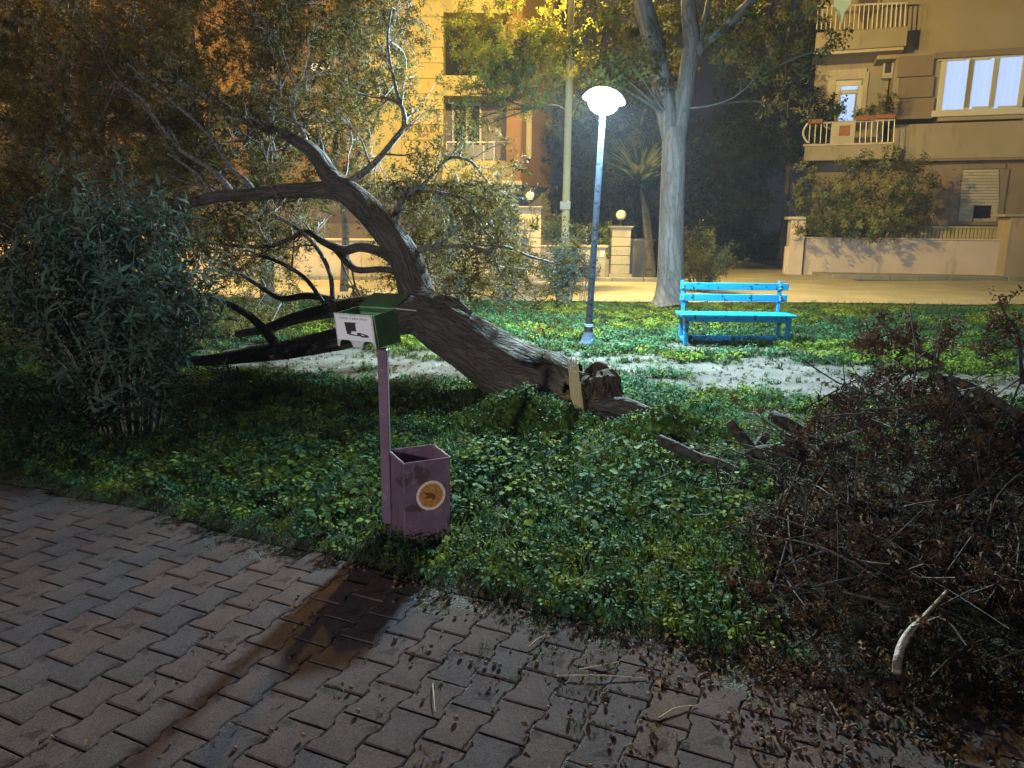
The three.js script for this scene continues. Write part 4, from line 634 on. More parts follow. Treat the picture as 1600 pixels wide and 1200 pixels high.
  for (let k = 0; k < 16; k++) { const x = 1264 + k * 8.8; if (x > 1296 && x < 1338) continue; barAt('baluster', M.rail, on(x + 2, 192 - k * 0.35, 0.8), on(x, 224, 0.8), 0.035); }
  for (let k = 0; k < 20; k++) barAt('baluster', M.rail, on(1279 + k * 7.2, 9 - k * 0.3, 0.8), on(1276 + k * 7.2, 46, 0.8), 0.035);
  { const q = new Geo(), pts = []; for (let k = 0; k <= 10; k++) { const a = k / 10 * Math.PI; pts.push(on(1262 - 7 * Math.sin(a), 193 + 30 * k / 10, 0.8)); } q.tube(pts, pts.map(() => 0.045), { seg: 8, sub: 2 }); q.build('railing_end', M.rail, t, 'rounded end of the balcony railing'); }
  B('hanging_cloth', M.cream2, [[1298, 190, 1336, 224, 0.88, 0.03]]); B('hanging_cloth', M.terracotta, [[1311, 196, 1328, 212, 0.9, 0.02]], t, 'small reddish cloth over the balcony rail');
  for (const [x0, y0, x1, y1] of [[1262, 186, 1286, 193], [1338, 181, 1366, 188], [1370, 178, 1400, 185]]) B('flower_box', M.terracotta, [[x0, y0, x1, y1, 0.95, 0.25, 0.02]]);
  { reseed(50); const s = []; for (const [x, y, r, n] of [[1313, 172, 0.25, 60], [1302, 178, 0.22, 40], [1340, 178, 0.2, 34], [1362, 174, 0.24, 40], [1388, 158, 0.36, 60], [1384, 172, 0.3, 50]]) for (let k = 0; k < n; k++) s.push([on(x, y, 0.7).add(rdir().multiplyScalar(r * Math.sqrt(R()))), rdir().add(V(0, 0.6, 0)), rr(0.35, 0.7), vary(lin(0.06, 0.08, 0.035))]); scatter('balcony_plants', G_mid, M.leaf, s, t, 'stuff'); }
  const ac = B('air_conditioner', M.cream2, [[1380, 92, 1399, 119, -0.75, 0.4, 0.03]]); B('fan_grille', M.black, [[1383, 96, 1393, 114, -0.74, 0.01, 0.002]], ac); B('bracket', M.rail, [[1378, 119.3, 1399, 121.5, -0.75, 0.4]], ac);
  { const q = new Geo(), c = on(1316, 8, 0.9); q.poly([c.clone().addScaledVector(u, -0.32).setY(c.y + 0.5), c.clone().addScaledVector(u, 0.35).setY(c.y + 0.5), c.clone().addScaledVector(u, 0.3), c.clone().addScaledVector(u, 0.12).add(V(0, -0.25, 0)), c.clone().addScaledVector(u, 0.05).add(V(0, -0.7, 0)), c.clone().addScaledVector(u, -0.03).add(V(0, -0.25, 0)), c.clone().addScaledVector(u, -0.3)], c.clone().addScaledVector(w, -1)); q.build('hanging_cloth', std({ color: col(0.3, 0.42, 0.55) }), t, 'bluish cloth over the upper balcony rail'); }
  // ground-floor window with a half closed roller shutter
  const sw = B('window', M.brown2, [[1488, 256, 1572, 264, -0.28, 0.1], [1488, 264, 1500, 348, -0.28, 0.1], [1562, 264, 1572, 348, -0.28, 0.1], [1484, 346, 1574, 352, -0.2, 0.2]], t, 'shuttered ground-floor window');
  for (let k = 0; k < 12; k++) B('slat', M.cream2, [[1501, 265 + k * 4.7, 1561, 269.4 + k * 4.7, -0.3, 0.04, 0.01]], sw);
  B('pane', M.darkGlass, [[1500, 320, 1562, 346, -0.335, 0.01]], sw); B('lower_panel', M.cream2, [[1499, 321, 1521, 346, -0.31, 0.03], [1548, 321, 1562, 346, -0.31, 0.03], [1521, 341, 1548, 346, -0.31, 0.03]], sw);
  // boundary: wall, end pillars, fence behind
  const a2 = THREE.MathUtils.degToRad(9), u2 = V(Math.cos(a2), 0, Math.sin(a2)), w2 = V(-Math.sin(a2), 0, Math.cos(a2)), y2 = Math.atan2(-u2.z, u2.x), A2 = P(1245, 425, 27.6).setY(0);
  const on2 = (px, py, off) => { const d = ray(px, py), p0 = A2.clone().addScaledVector(w2, off), k = p0.sub(camera.position).dot(w2) / d.dot(w2); return camera.position.clone().addScaledVector(d, k); };
  const bx2 = (q, x0, y0, x1, y1, off, depth, bevel = 0.012) => { const ym = (y0 + y1) / 2, xm = (x0 + x1) / 2, a = on2(x0, ym, off), b = on2(x1, ym, off), ya = on2(xm, y0, off).y, yb = on2(xm, y1, off).y, du = b.clone().sub(a).dot(u2); q.box(a.clone().add(b).multiplyScalar(0.5).addScaledVector(w2, -depth / 2).setY((ya + yb) / 2), [du, ya - yb, depth], { yaw: y2, bevel }); return q; };
  let th = thing('boundary_wall', 'low pinkish boundary wall with leaf shadows in front of the leafy bush', 'wall', on2(1400, 425, 0).setY(0)); bx2(new Geo(), 1256, 376, 1800, 438, 0, 0.22).build('wall_panel', M.pink, th); bx2(new Geo(), 1256, 373.5, 1800, 376, 0.03, 0.28).build('coping', M.pink, th);
  th = thing('gate_pillar', 'plain pinkish end pillar with a small ornament left of the bush', 'pillar', on2(1242, 425, 0).setY(0)); bx2(new Geo(), 1233, 343, 1256, 432, 0.15, 0.6).build('shaft', M.pink, th); bx2(new Geo(), 1232, 338.5, 1260, 343, 0.22, 0.74).build('cap', M.cream2, th); bx2(new Geo(), 1226, 385, 1232.5, 428, 0.05, 0.25).build('gate_jamb', M.pink, th);
  { const q = new Geo(); for (const [x, y, r] of [[1241, 362, 0.13], [1248, 360, 0.12], [1244, 370, 0.16], [1248, 371, 0.1]]) { const c = on2(x, y, 0.15); q.lathe(c, [[r, 0], [r * 0.8, 0.05], [r * 0.3, 0.08], [0, 0.085]], 12, new THREE.Quaternion().setFromUnitVectors(V(0, 1, 0), w2)); } q.build('ornament', M.pink, th); }
  th = thing('gate_pillar', 'broad brown wall block at the right end of the pinkish wall', 'pillar', on2(1590, 430, 0.3).setY(0)); bx2(new Geo(), 1573, 339, 1720, 436, 0.55, 0.9).build('shaft', M.brown, th); bx2(new Geo(), 1570, 335, 1722, 339, 0.62, 1.05).build('cap', M.brown, th);
  th = thing('garden_fence', 'pale slatted garden fence seen above the pinkish wall', 'fence', on2(1480, 380, -2).setY(0)); for (let k = 0; k < 46; k++) { const x = 1300 + k * 6; bx2(new Geo(), x, 357, x + 4.6, 384, -2, 0.04).build('slat', M.cream, th); } bx2(new Geo(), 1298, 353, 1578, 356.5, -1.96, 0.12).build('top_rail', M.cream, th); bx2(new Geo(), 1298, 366, 1578, 368.5, -2.05, 0.05).build('rail', M.cream, th);
}
{ // pavement with kerb in front of the right wall; strip of earth beside it
  const q = new Geo(), k = new Geo(); const a = V(10.9, 0, -25.6), b = V(34, 0, -24.4), d = b.clone().sub(a), yaw = Math.atan2(-d.z, d.x), m = a.clone().add(b).multiplyScalar(0.5), n = V(-d.z, 0, d.x).normalize();
  q.box(m.clone().addScaledVector(n, -0.95).setY(0.02), [d.length(), 0.18, 1.9], { yaw }); struct(q.build('pavement', M.concrete));
  for (let i = 0; i < 24; i++) { const c = a.clone().lerp(b, (i + 0.5) / 24).addScaledVector(n, 0.085).setY(0.03 + rr(-0.006, 0.006)); k.box(c, [d.length() / 24 - 0.015, 0.22, 0.16], { yaw, bevel: 0.02 }); } struct(k.build('kerb', M.concrete));
  const k2 = new Geo(); for (let i = 0; i < 26; i++) { const x = -20 + i * 0.98, z = -21.6 - 0.055 * (x + 20); k2.box(V(x, 0.03, z), [0.965, 0.2, 0.16], { yaw: 0.055, bevel: 0.02 }); } struct(k2.build('kerb', M.concrete));
}

// ---------------------------------------------------------------- standing trees, shrubs, palm
function clumpTree(name, label, cat, { base, stems, clumps, geo = G_mid, color = lin(0.07, 0.085, 0.03), wood = M.barkDark, woodName = 'trunk', mat = M.leaf, seedN = 1, leafScale = 1, bark = 0.1, limbs = true, twigR = 0.012, group, crownName = 'crown' }) {
  reseed(seedN); const t = thing(name, label, cat, base, group), ends = [];
  stems.forEach(([pts, rad, nm], k) => { const g = new Geo(); g.tube(pts, rad, { seg: rad[0] > 0.1 ? 26 : rad[0] > 0.04 ? 12 : 6, sub: 6, bark: rad[0] > 0.03 ? bark : 0, shape: k === 0 && rad[0] > 0.2 ? (tt, a) => 1 + 0.75 * Math.exp(-tt * 16) * (0.75 + 0.35 * Math.cos(a * 4 + 1)) : null }); g.build(nm || (k ? 'limb' : woodName), wood, t); pts.forEach((p, i) => i && ends.push([p, rad[i]])); });
  const tw = new Geo(), s = [];
  for (const [c, r, n, f = 1, cc] of clumps) {
    if (limbs) { let best = ends[0]; for (const e of ends) if (e[0].distanceTo(c) + (e[0].y > c.y ? 0.6 : 0) < best[0].distanceTo(c)) best = e; const m = best[0].clone().lerp(c, 0.55).add(V(rr(-0.2, 0.2) * r, rr(0, 0.4) * r, rr(-0.2, 0.2) * r)); tw.tube([best[0], m, c.clone()], [Math.min(best[1] * 0.6, twigR * 4), twigR * 1.6, twigR * 0.6], { seg: 5, sub: 4, cap: false }); }
    for (let k = 0; k < Math.max(3, n / 14); k++) { const e = c.clone().add(rdir().multiplyScalar(r * rr(0.5, 1))); tw.tube([c.clone().lerp(e, 0.05), c.clone().lerp(e, 0.6).add(rdir().multiplyScalar(r * 0.1)), e], [twigR * 0.7, twigR * 0.5, twigR * 0.2], { seg: 3, sub: 1, cap: false }); }
    for (let k = 0; k < n; k++) { const d = rdir(), q = Math.pow(R(), 0.45), p = c.clone().add(V(d.x * r * q, d.y * r * q * 0.8 * f, d.z * r * q)); if (p.y < 0.05) continue; if (n3(p.x * 1.6 / r, p.y * 1.6 / r, p.z * 1.6 / r) < 0.36) continue; s.push([p, d.clone().add(V(0, 0.35, 0)).add(rdir().multiplyScalar(0.7)), leafScale * rr(0.65, 1.25), vary(cc || color, 0.35, 0.18)]); }
  }
  if (tw.p.length) tw.build('twigs', wood, t);
  scatter(crownName, geo, mat, s, t, 'stuff'); return t;
}
const pc = (x, y, z, r, n, f, cc) => [P(x, y, z), r, n, f, cc];
{ // thick-trunked tree behind the bench
  const z = 15.7, B = G(1048, 480), q = (x, y, zz = z) => P(x, y, zz), px = (w) => w / 1156 * z;
  reseed(60); const cl = [];
  for (const [x, y, zz, r, n] of [[1130, 72, 16, 0.55, 90], [1150, 30, 16, 0.6, 70], [1060, 110, 16.6, 0.4, 40], [1058, 40, 16.5, 0.5, 60], [1000, 35, 16.5, 0.7, 80], [950, 40, 16.4, 0.6, 70], [900, 70, 16.2, 0.45, 40], [1180, 122, 15.2, 0.22, 22], [1215, 95, 16, 0.5, 40], [1235, 40, 16, 0.55, 50], [1010, 120, 15, 0.35, 26], [960, 110, 14.2, 0.3, 22], [1230, 170, 16.5, 0.4, 26], [1260, 20, 15.5, 0.4, 30], [1290, 75, 15.2, 0.22, 14], [985, 95, 14, 0.3, 24], [930, 118, 13.6, 0.25, 18]]) cl.push(pc(x, y, zz, r, n));
  for (let k = 0; k < 26; k++) cl.push([V(3.4 + rr(-3.6, 4.2), rr(7, 10.5), -15.7 + rr(-3, 3.5)), rr(0.7, 1.2), 80]);
  clumpTree('park_tree', 'thick grey trunked tree forking high up, beside the blue bench', 'tree', { base: B, seedN: 61, wood: M.barkGrey, geo: G_mid, bark: 0.035, color: lin(0.085, 0.085, 0.03),
    stems: [[[B.clone().setY(-0.1), q(1048, 440), q(1049, 380), q(1051, 300), q(1053, 245), q(1054, 200)], [px(24), px(21), px(19.5), px(18.5), px(18), px(17.5)]], [[q(1050, 225), q(1042, 180), q(1032, 120, 15.6), q(1016, 50, 15.5), q(1002, -10, 15.4), q(985, -120, 15.2)], [px(13), px(15), px(14.5), px(14), px(13), px(9)]], [[q(1058, 225), q(1064, 180), q(1074, 120), q(1080, 70, 15.8), q(1076, 10, 15.9), q(1066, -120, 16)], [px(13), px(13), px(12.5), px(13), px(11), px(7)]], [[q(1080, 95, 15.8), q(1096, 72, 15.7), q(1125, 48, 15.6), q(1170, 5, 15.4), q(1240, -60, 15.2)], [px(9), px(8), px(7), px(6), px(4)]], [[q(1092, 75, 15.8), q(1100, 40, 15.9), q(1108, 0, 16), q(1130, -80, 16.2)], [px(5), px(4.5), px(4), px(3)]], [[q(1062, 170), q(1110, 165, 15.4), q(1150, 150, 15.3), q(1185, 118, 15.2)], [0.03, 0.02, 0.015, 0.008]]], clumps: cl });
}
{ // street tree lit yellow beside the lamp post
  const b = V(POLE.x + 0.05, 0, POLE.z - 0.45), q = (x, y, z) => P(x, y, z), cl = []; reseed(70);
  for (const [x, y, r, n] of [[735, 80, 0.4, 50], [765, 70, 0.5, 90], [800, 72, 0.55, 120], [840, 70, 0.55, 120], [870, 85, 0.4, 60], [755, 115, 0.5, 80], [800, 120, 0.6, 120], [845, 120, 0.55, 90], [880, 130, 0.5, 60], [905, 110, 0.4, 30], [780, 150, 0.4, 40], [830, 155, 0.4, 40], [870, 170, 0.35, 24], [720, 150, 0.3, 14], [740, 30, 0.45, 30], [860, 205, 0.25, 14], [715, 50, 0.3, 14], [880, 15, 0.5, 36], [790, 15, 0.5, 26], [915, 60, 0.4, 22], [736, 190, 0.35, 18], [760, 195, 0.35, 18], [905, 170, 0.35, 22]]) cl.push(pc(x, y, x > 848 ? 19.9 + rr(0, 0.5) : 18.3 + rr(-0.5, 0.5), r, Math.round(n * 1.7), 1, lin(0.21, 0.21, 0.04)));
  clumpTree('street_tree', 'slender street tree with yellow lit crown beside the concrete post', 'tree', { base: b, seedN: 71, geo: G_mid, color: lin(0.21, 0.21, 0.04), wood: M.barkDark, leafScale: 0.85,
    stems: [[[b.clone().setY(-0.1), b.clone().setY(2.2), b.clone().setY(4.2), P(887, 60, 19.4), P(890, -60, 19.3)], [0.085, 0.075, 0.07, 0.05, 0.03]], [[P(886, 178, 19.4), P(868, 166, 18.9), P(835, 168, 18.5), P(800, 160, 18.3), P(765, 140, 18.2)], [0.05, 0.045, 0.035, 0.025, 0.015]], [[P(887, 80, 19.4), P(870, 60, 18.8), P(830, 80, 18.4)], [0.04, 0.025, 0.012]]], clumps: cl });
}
// trees standing across the left side, behind the fallen one
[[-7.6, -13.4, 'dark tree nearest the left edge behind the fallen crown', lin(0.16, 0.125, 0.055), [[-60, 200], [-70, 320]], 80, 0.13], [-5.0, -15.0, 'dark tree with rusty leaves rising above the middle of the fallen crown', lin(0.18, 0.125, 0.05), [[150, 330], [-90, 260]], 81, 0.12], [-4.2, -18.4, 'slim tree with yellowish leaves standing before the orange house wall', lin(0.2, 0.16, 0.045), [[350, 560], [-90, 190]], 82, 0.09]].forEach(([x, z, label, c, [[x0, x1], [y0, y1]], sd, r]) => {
  reseed(sd); const b = V(x, 0, z), cl = []; for (let k = 0; k < 24; k++) cl.push(pc(rr(x0, x1), rr(y0, y1), -z + rr(-1, 1.2), rr(0.45, 0.8), 46, 1, c));
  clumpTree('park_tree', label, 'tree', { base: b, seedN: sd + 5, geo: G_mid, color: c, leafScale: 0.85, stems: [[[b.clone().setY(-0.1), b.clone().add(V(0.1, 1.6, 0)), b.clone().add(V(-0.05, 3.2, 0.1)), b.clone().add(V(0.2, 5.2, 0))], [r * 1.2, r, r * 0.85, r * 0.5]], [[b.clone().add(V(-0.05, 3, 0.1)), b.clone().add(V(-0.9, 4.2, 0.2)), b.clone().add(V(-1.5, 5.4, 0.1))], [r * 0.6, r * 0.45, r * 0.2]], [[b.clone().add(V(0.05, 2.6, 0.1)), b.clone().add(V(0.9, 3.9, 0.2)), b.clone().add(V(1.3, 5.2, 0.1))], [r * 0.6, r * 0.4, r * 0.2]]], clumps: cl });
});
// dark trees in the gap between the houses
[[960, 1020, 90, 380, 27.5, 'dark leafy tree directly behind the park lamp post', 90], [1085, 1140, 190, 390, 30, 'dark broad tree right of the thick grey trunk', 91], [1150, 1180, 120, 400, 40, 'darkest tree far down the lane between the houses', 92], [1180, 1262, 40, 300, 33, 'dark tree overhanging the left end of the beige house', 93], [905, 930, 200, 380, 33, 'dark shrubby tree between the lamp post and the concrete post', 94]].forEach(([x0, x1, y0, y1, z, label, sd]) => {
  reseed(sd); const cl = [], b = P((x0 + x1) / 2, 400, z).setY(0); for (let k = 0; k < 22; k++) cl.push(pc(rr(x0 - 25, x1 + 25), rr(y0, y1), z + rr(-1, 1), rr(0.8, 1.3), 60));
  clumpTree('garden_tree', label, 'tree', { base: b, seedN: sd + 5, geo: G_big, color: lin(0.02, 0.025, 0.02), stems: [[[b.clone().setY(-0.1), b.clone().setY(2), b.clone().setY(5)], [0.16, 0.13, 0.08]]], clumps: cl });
});
{ // leafy bush behind the right wall
  reseed(100); const z = 28.3, b = P(1340, 410, z).setY(0), cl = [];
  for (const [x, y, r, n] of [[1262, 300, 0.5, 40], [1252, 320, 0.35, 22], [1275, 330, 0.6, 60], [1275, 355, 0.6, 60], [1305, 310, 0.6, 60], [1310, 345, 0.7, 80], [1345, 290, 0.7, 80], [1345, 335, 0.8, 100], [1360, 262, 0.5, 40], [1385, 290, 0.7, 80], [1385, 330, 0.7, 80], [1410, 275, 0.6, 50], [1420, 315, 0.6, 56], [1435, 265, 0.4, 24], [1440, 295, 0.4, 26], [1350, 362, 0.5, 40], [1300, 365, 0.5, 40], [1425, 340, 0.4, 26], [1258, 270, 0.3, 16], [1395, 255, 0.4, 22], [1330, 250, 0.3, 14]]) cl.push(pc(x, y, z + rr(-0.5, 0.3), r, n)); for (const x of [1262, 1280, 1296, 1318, 1332, 1350, 1374, 1392, 1410]) cl.push(pc(x + rr(-4, 4), rr(338, 362), 26.7 + rr(-0.25, 0.3), rr(0.22, 0.36), 20));
  clumpTree('garden_bush', 'broad leafy bush rising above the pinkish boundary wall', 'bush', { base: b, seedN: 101, woodName: 'stem', crownName: 'foliage', geo: G_mid, color: lin(0.17, 0.18, 0.08), leafScale: 1.25, mat: M.leafGloss, stems: [[[b.clone().setY(-0.1), b.clone().add(V(0.1, 1, 0)), b.clone().add(V(0, 2.4, 0))], [0.09, 0.07, 0.03]], [[b.clone().add(V(-0.1, 0.2, 0)), b.clone().add(V(-0.9, 1.4, 0.2)), b.clone().add(V(-1.5, 2.2, 0.1))], [0.06, 0.04, 0.02]], [[b.clone().add(V(0.1, 0.2, 0)), b.clone().add(V(0.8, 1.5, 0.2)), b.clone().add(V(1.5, 2.4, 0))], [0.06, 0.04, 0.02]]], clumps: cl });
  // a tree out of the frame, over the road, throws leaf shadows on this wall
}
{ // rounded garden shrubs behind the low wall
  const mk = (label, x, y, z, r, c, sd, geo) => { reseed(sd); const b = P(x, 420, z).setY(0), cl = []; for (let k = 0; k < 6; k++) cl.push([P(x, y, z).add(V(rr(-0.6, 0.6) * r, rr(-0.5, 0.2) * r, rr(-0.4, 0.4) * r)), r * 0.7, 44]); clumpTree('garden_bush', label, 'bush', { base: b, seedN: sd, woodName: 'stem', crownName: 'foliage', geo, color: c, twigR: 0.008, stems: [[[b.clone().setY(-0.05), b.clone().setY(0.6), b.clone().setY(1.1)], [0.05, 0.04, 0.02]]], clumps: cl }); };
  mk('bluish spiky bush behind the low wall left of the concrete post', 862, 362, 24.4, 0.6, lin(0.08, 0.12, 0.1), 110, G_ole); mk('rounded yellow green bush behind the meter cabinet', 945, 378, 25.2, 0.55, lin(0.11, 0.13, 0.03), 111, G_mid); mk('small dull bush between the concrete post and the lamp', 905, 372, 25, 0.45, lin(0.08, 0.08, 0.05), 112, G_mid);
}
function swordPlant(name, label, cat, base, top, r, n, len, sd) { // palm-like plant with a rosette of sword leaves
  reseed(sd); const t = thing(name, label, cat, base);
  new Geo().tube([base.clone().setY(-0.1), base.clone().lerp(top, 0.5).add(V(0.06, 0, 0)), top], [r * 1.5, r, r * 0.9], { seg: 12, sub: 6, bark: 0.25 }).build('trunk', M.barkDark, t);
  const g = new Geo(), dry = new Geo(), one = (q, d, l, w) => { let p = top.clone().add(V(rr(-0.06, 0.06), rr(-0.25, 0.12), rr(-0.06, 0.06))), dir = d.clone(); const s = d.clone().cross(V(0, 1, 0.01)).normalize(); let prev = null; for (let k = 0; k <= 4; k++) { const ww = w * (k === 0 ? 0.6 : k === 4 ? 0.06 : 1 - 0.15 * k), nn = s.clone().cross(dir).normalize(), a = q.vert(p.clone().addScaledVector(s, ww / 2), nn, 0, k / 4), b = q.vert(p.clone().addScaledVector(s, -ww / 2), nn, 1, k / 4); if (prev) q.i.push(prev[0], prev[1], a, prev[1], b, a); prev = [a, b]; p = p.clone().addScaledVector(dir, l / 4); dir = dir.clone().add(V(0, -0.11, 0)).normalize(); } };
  for (let k = 0; k < n; k++) { const a = k * 2.4, e = rr(-0.25, 1.3); one(g, V(Math.cos(a) * Math.cos(e), Math.sin(e), Math.sin(a) * Math.cos(e)), len * rr(0.75, 1.1), 0.085); }
  for (let k = 0; k < n / 3; k++) { const a = rr(0, 6.28), e = rr(-1.4, -0.8); one(dry, V(Math.cos(a) * Math.cos(e), Math.sin(e), Math.sin(a) * Math.cos(e)), len * 0.7, 0.04); }
  g.build('leaves', leafMatGreen, t); dry.build('dead_leaves', leafMatDry, t);
}
const leafMatGreen = leafMat(0.4, 0.15); leafMatGreen.color = lin(0.26, 0.3, 0.13); const leafMatDry = leafMat(0.7, 0.1); leafMatDry.color = lin(0.16, 0.12, 0.07);
swordPlant('palm_plant', 'spiky palm with sword leaves left of the thick grey trunk', 'palm', P(1018, 425, 24.2).setY(0), P(1000, 278, 24.2), 0.13, 190, 1.4, 120);

// oleanders: stems rising from one foot, long narrow leaves
function oleander(name, label, base, h, spread, n, per, c, sd, { leafScale = 1, lean = V(0, 0, 0), low = 0.2, geo = G_ole, dens = 1 } = {}) {
  reseed(sd); const t = thing(name, label, 'bush', base), st = new Geo(), s = [];
  for (let k = 0; k < n; k++) {
    const a = rr(0, 6.283), o = Math.sqrt(R()), hh = h * (1 - 0.45 * o * o) * rr(0.75, 1.05), p0 = base.clone().add(V(Math.cos(a) * o * spread * 0.28, -0.03, Math.sin(a) * o * spread * 0.28)), p2 = base.clone().add(V(Math.cos(a) * o * spread, hh, Math.sin(a) * o * spread)).addScaledVector(lean, hh), p1 = p0.clone().lerp(p2, 0.5).add(V(-Math.cos(a) * o * spread * 0.12, hh * 0.1, -Math.sin(a) * o * spread * 0.12));
    st.tube([p0, p1, p2], [0.011 * leafScale, 0.008 * leafScale, 0.003], { seg: 4, sub: 3, cap: false });
    const cur = new THREE.CatmullRomCurve3([p0, p1, p2]);
    for (let j = 0; j < per; j++) { const q = lerp(low, 1, Math.pow((j + R()) / per, 0.7)), d = cur.getTangent(Math.min(q, 0.99)).add(rdir().multiplyScalar(0.55)).add(V(Math.cos(a), 0, Math.sin(a)).multiplyScalar(0.35)); s.push([cur.getPoint(q).add(rdir().multiplyScalar(0.05 * dens)), d, leafScale * rr(0.75, 1.15), vary(c, 0.25, 0.12)]); }
  }
  st.build('stems', M.barkTwig, t); scatter('foliage', geo, M.leafGloss, s, t, 'stuff'); return t;
}
const OC = lin(0.088, 0.128, 0.096);
oleander('oleander_bush', 'large dark green oleander bush at the left, on the edge of the lawn', V(-2.95, 0, -5.5), 1.95, 0.74, 80, 8, OC, 130, { dens: 1.8, low: 0.06, leafScale: 1.15 });
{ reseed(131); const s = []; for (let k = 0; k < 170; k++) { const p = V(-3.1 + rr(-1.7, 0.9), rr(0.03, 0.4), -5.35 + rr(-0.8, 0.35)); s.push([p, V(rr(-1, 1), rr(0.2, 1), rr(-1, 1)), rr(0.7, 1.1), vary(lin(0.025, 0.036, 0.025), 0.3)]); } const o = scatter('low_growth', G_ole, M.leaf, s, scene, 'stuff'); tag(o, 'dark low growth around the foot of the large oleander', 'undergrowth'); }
[['oleander shrub by the road behind the thin pale branches', 792, 468, 16.2, 1.85, 0.62, 30, 140], ['dense rounded oleander shrub in front of the low wall left of the concrete post', 882, 470, 16.4, 1.45, 0.6, 40, 141], ['small dark oleander shoots by the road, seen under the pale branch', 722, 468, 16.3, 0.7, 0.4, 14, 142], ['oleander shrub with yellow lit leaves right of the thick grey trunk', 1092, 452, 19.5, 1.6, 0.95, 34, 143], ['pale lit shrub behind the fallen trunk', 690, 440, 17.2, 2.5, 0.9, 40, 144]].forEach(([label, x, y, z, h, sp, n, sd], k) => oleander('oleander_shrub', label, P(x, y, z).setY(0), h, sp, n, 8, k === 3 ? lin(0.1, 0.115, 0.05) : lin(0.09, 0.115, 0.085), sd, { leafScale: 1.15, low: 0.08, dens: 1.6 }));
oleander('sapling', 'thin sapling with a bare stem beside the park lamp post', P(908, 474, 16.4).setY(0), 1.3, 0.3, 7, 7, lin(0.1, 0.1, 0.06), 146, { low: 0.35 });

const heapBase = (x, z) => { const e = (cx, cz, rx, rz, h) => { const d = Math.hypot((x - cx) / rx, (z - cz) / rz); return h * Math.max(0, 1 - d * d); }; return Math.max(e(2.55, -4.3, 0.98, 0.75, 0.74), e(3.1, -3.6, 1.4, 1.0, 0.54), e(2.1, -3.3, 1.05, 0.8, 0.32), e(4.2, -4.3, 1.6, 1.0, 0.54), e(1.95, -2.8, 0.72, 0.5, 0.27), e(3.1, -2.75, 1.2, 0.62, 0.4)); };
const hump = (x, z) => { const b = heapBase(x, z); return Math.max(0, b + (fbm(x * 2.6, z * 2.6, 6, 3) - 0.52) * 0.62 * Math.min(1, b * 4)); };
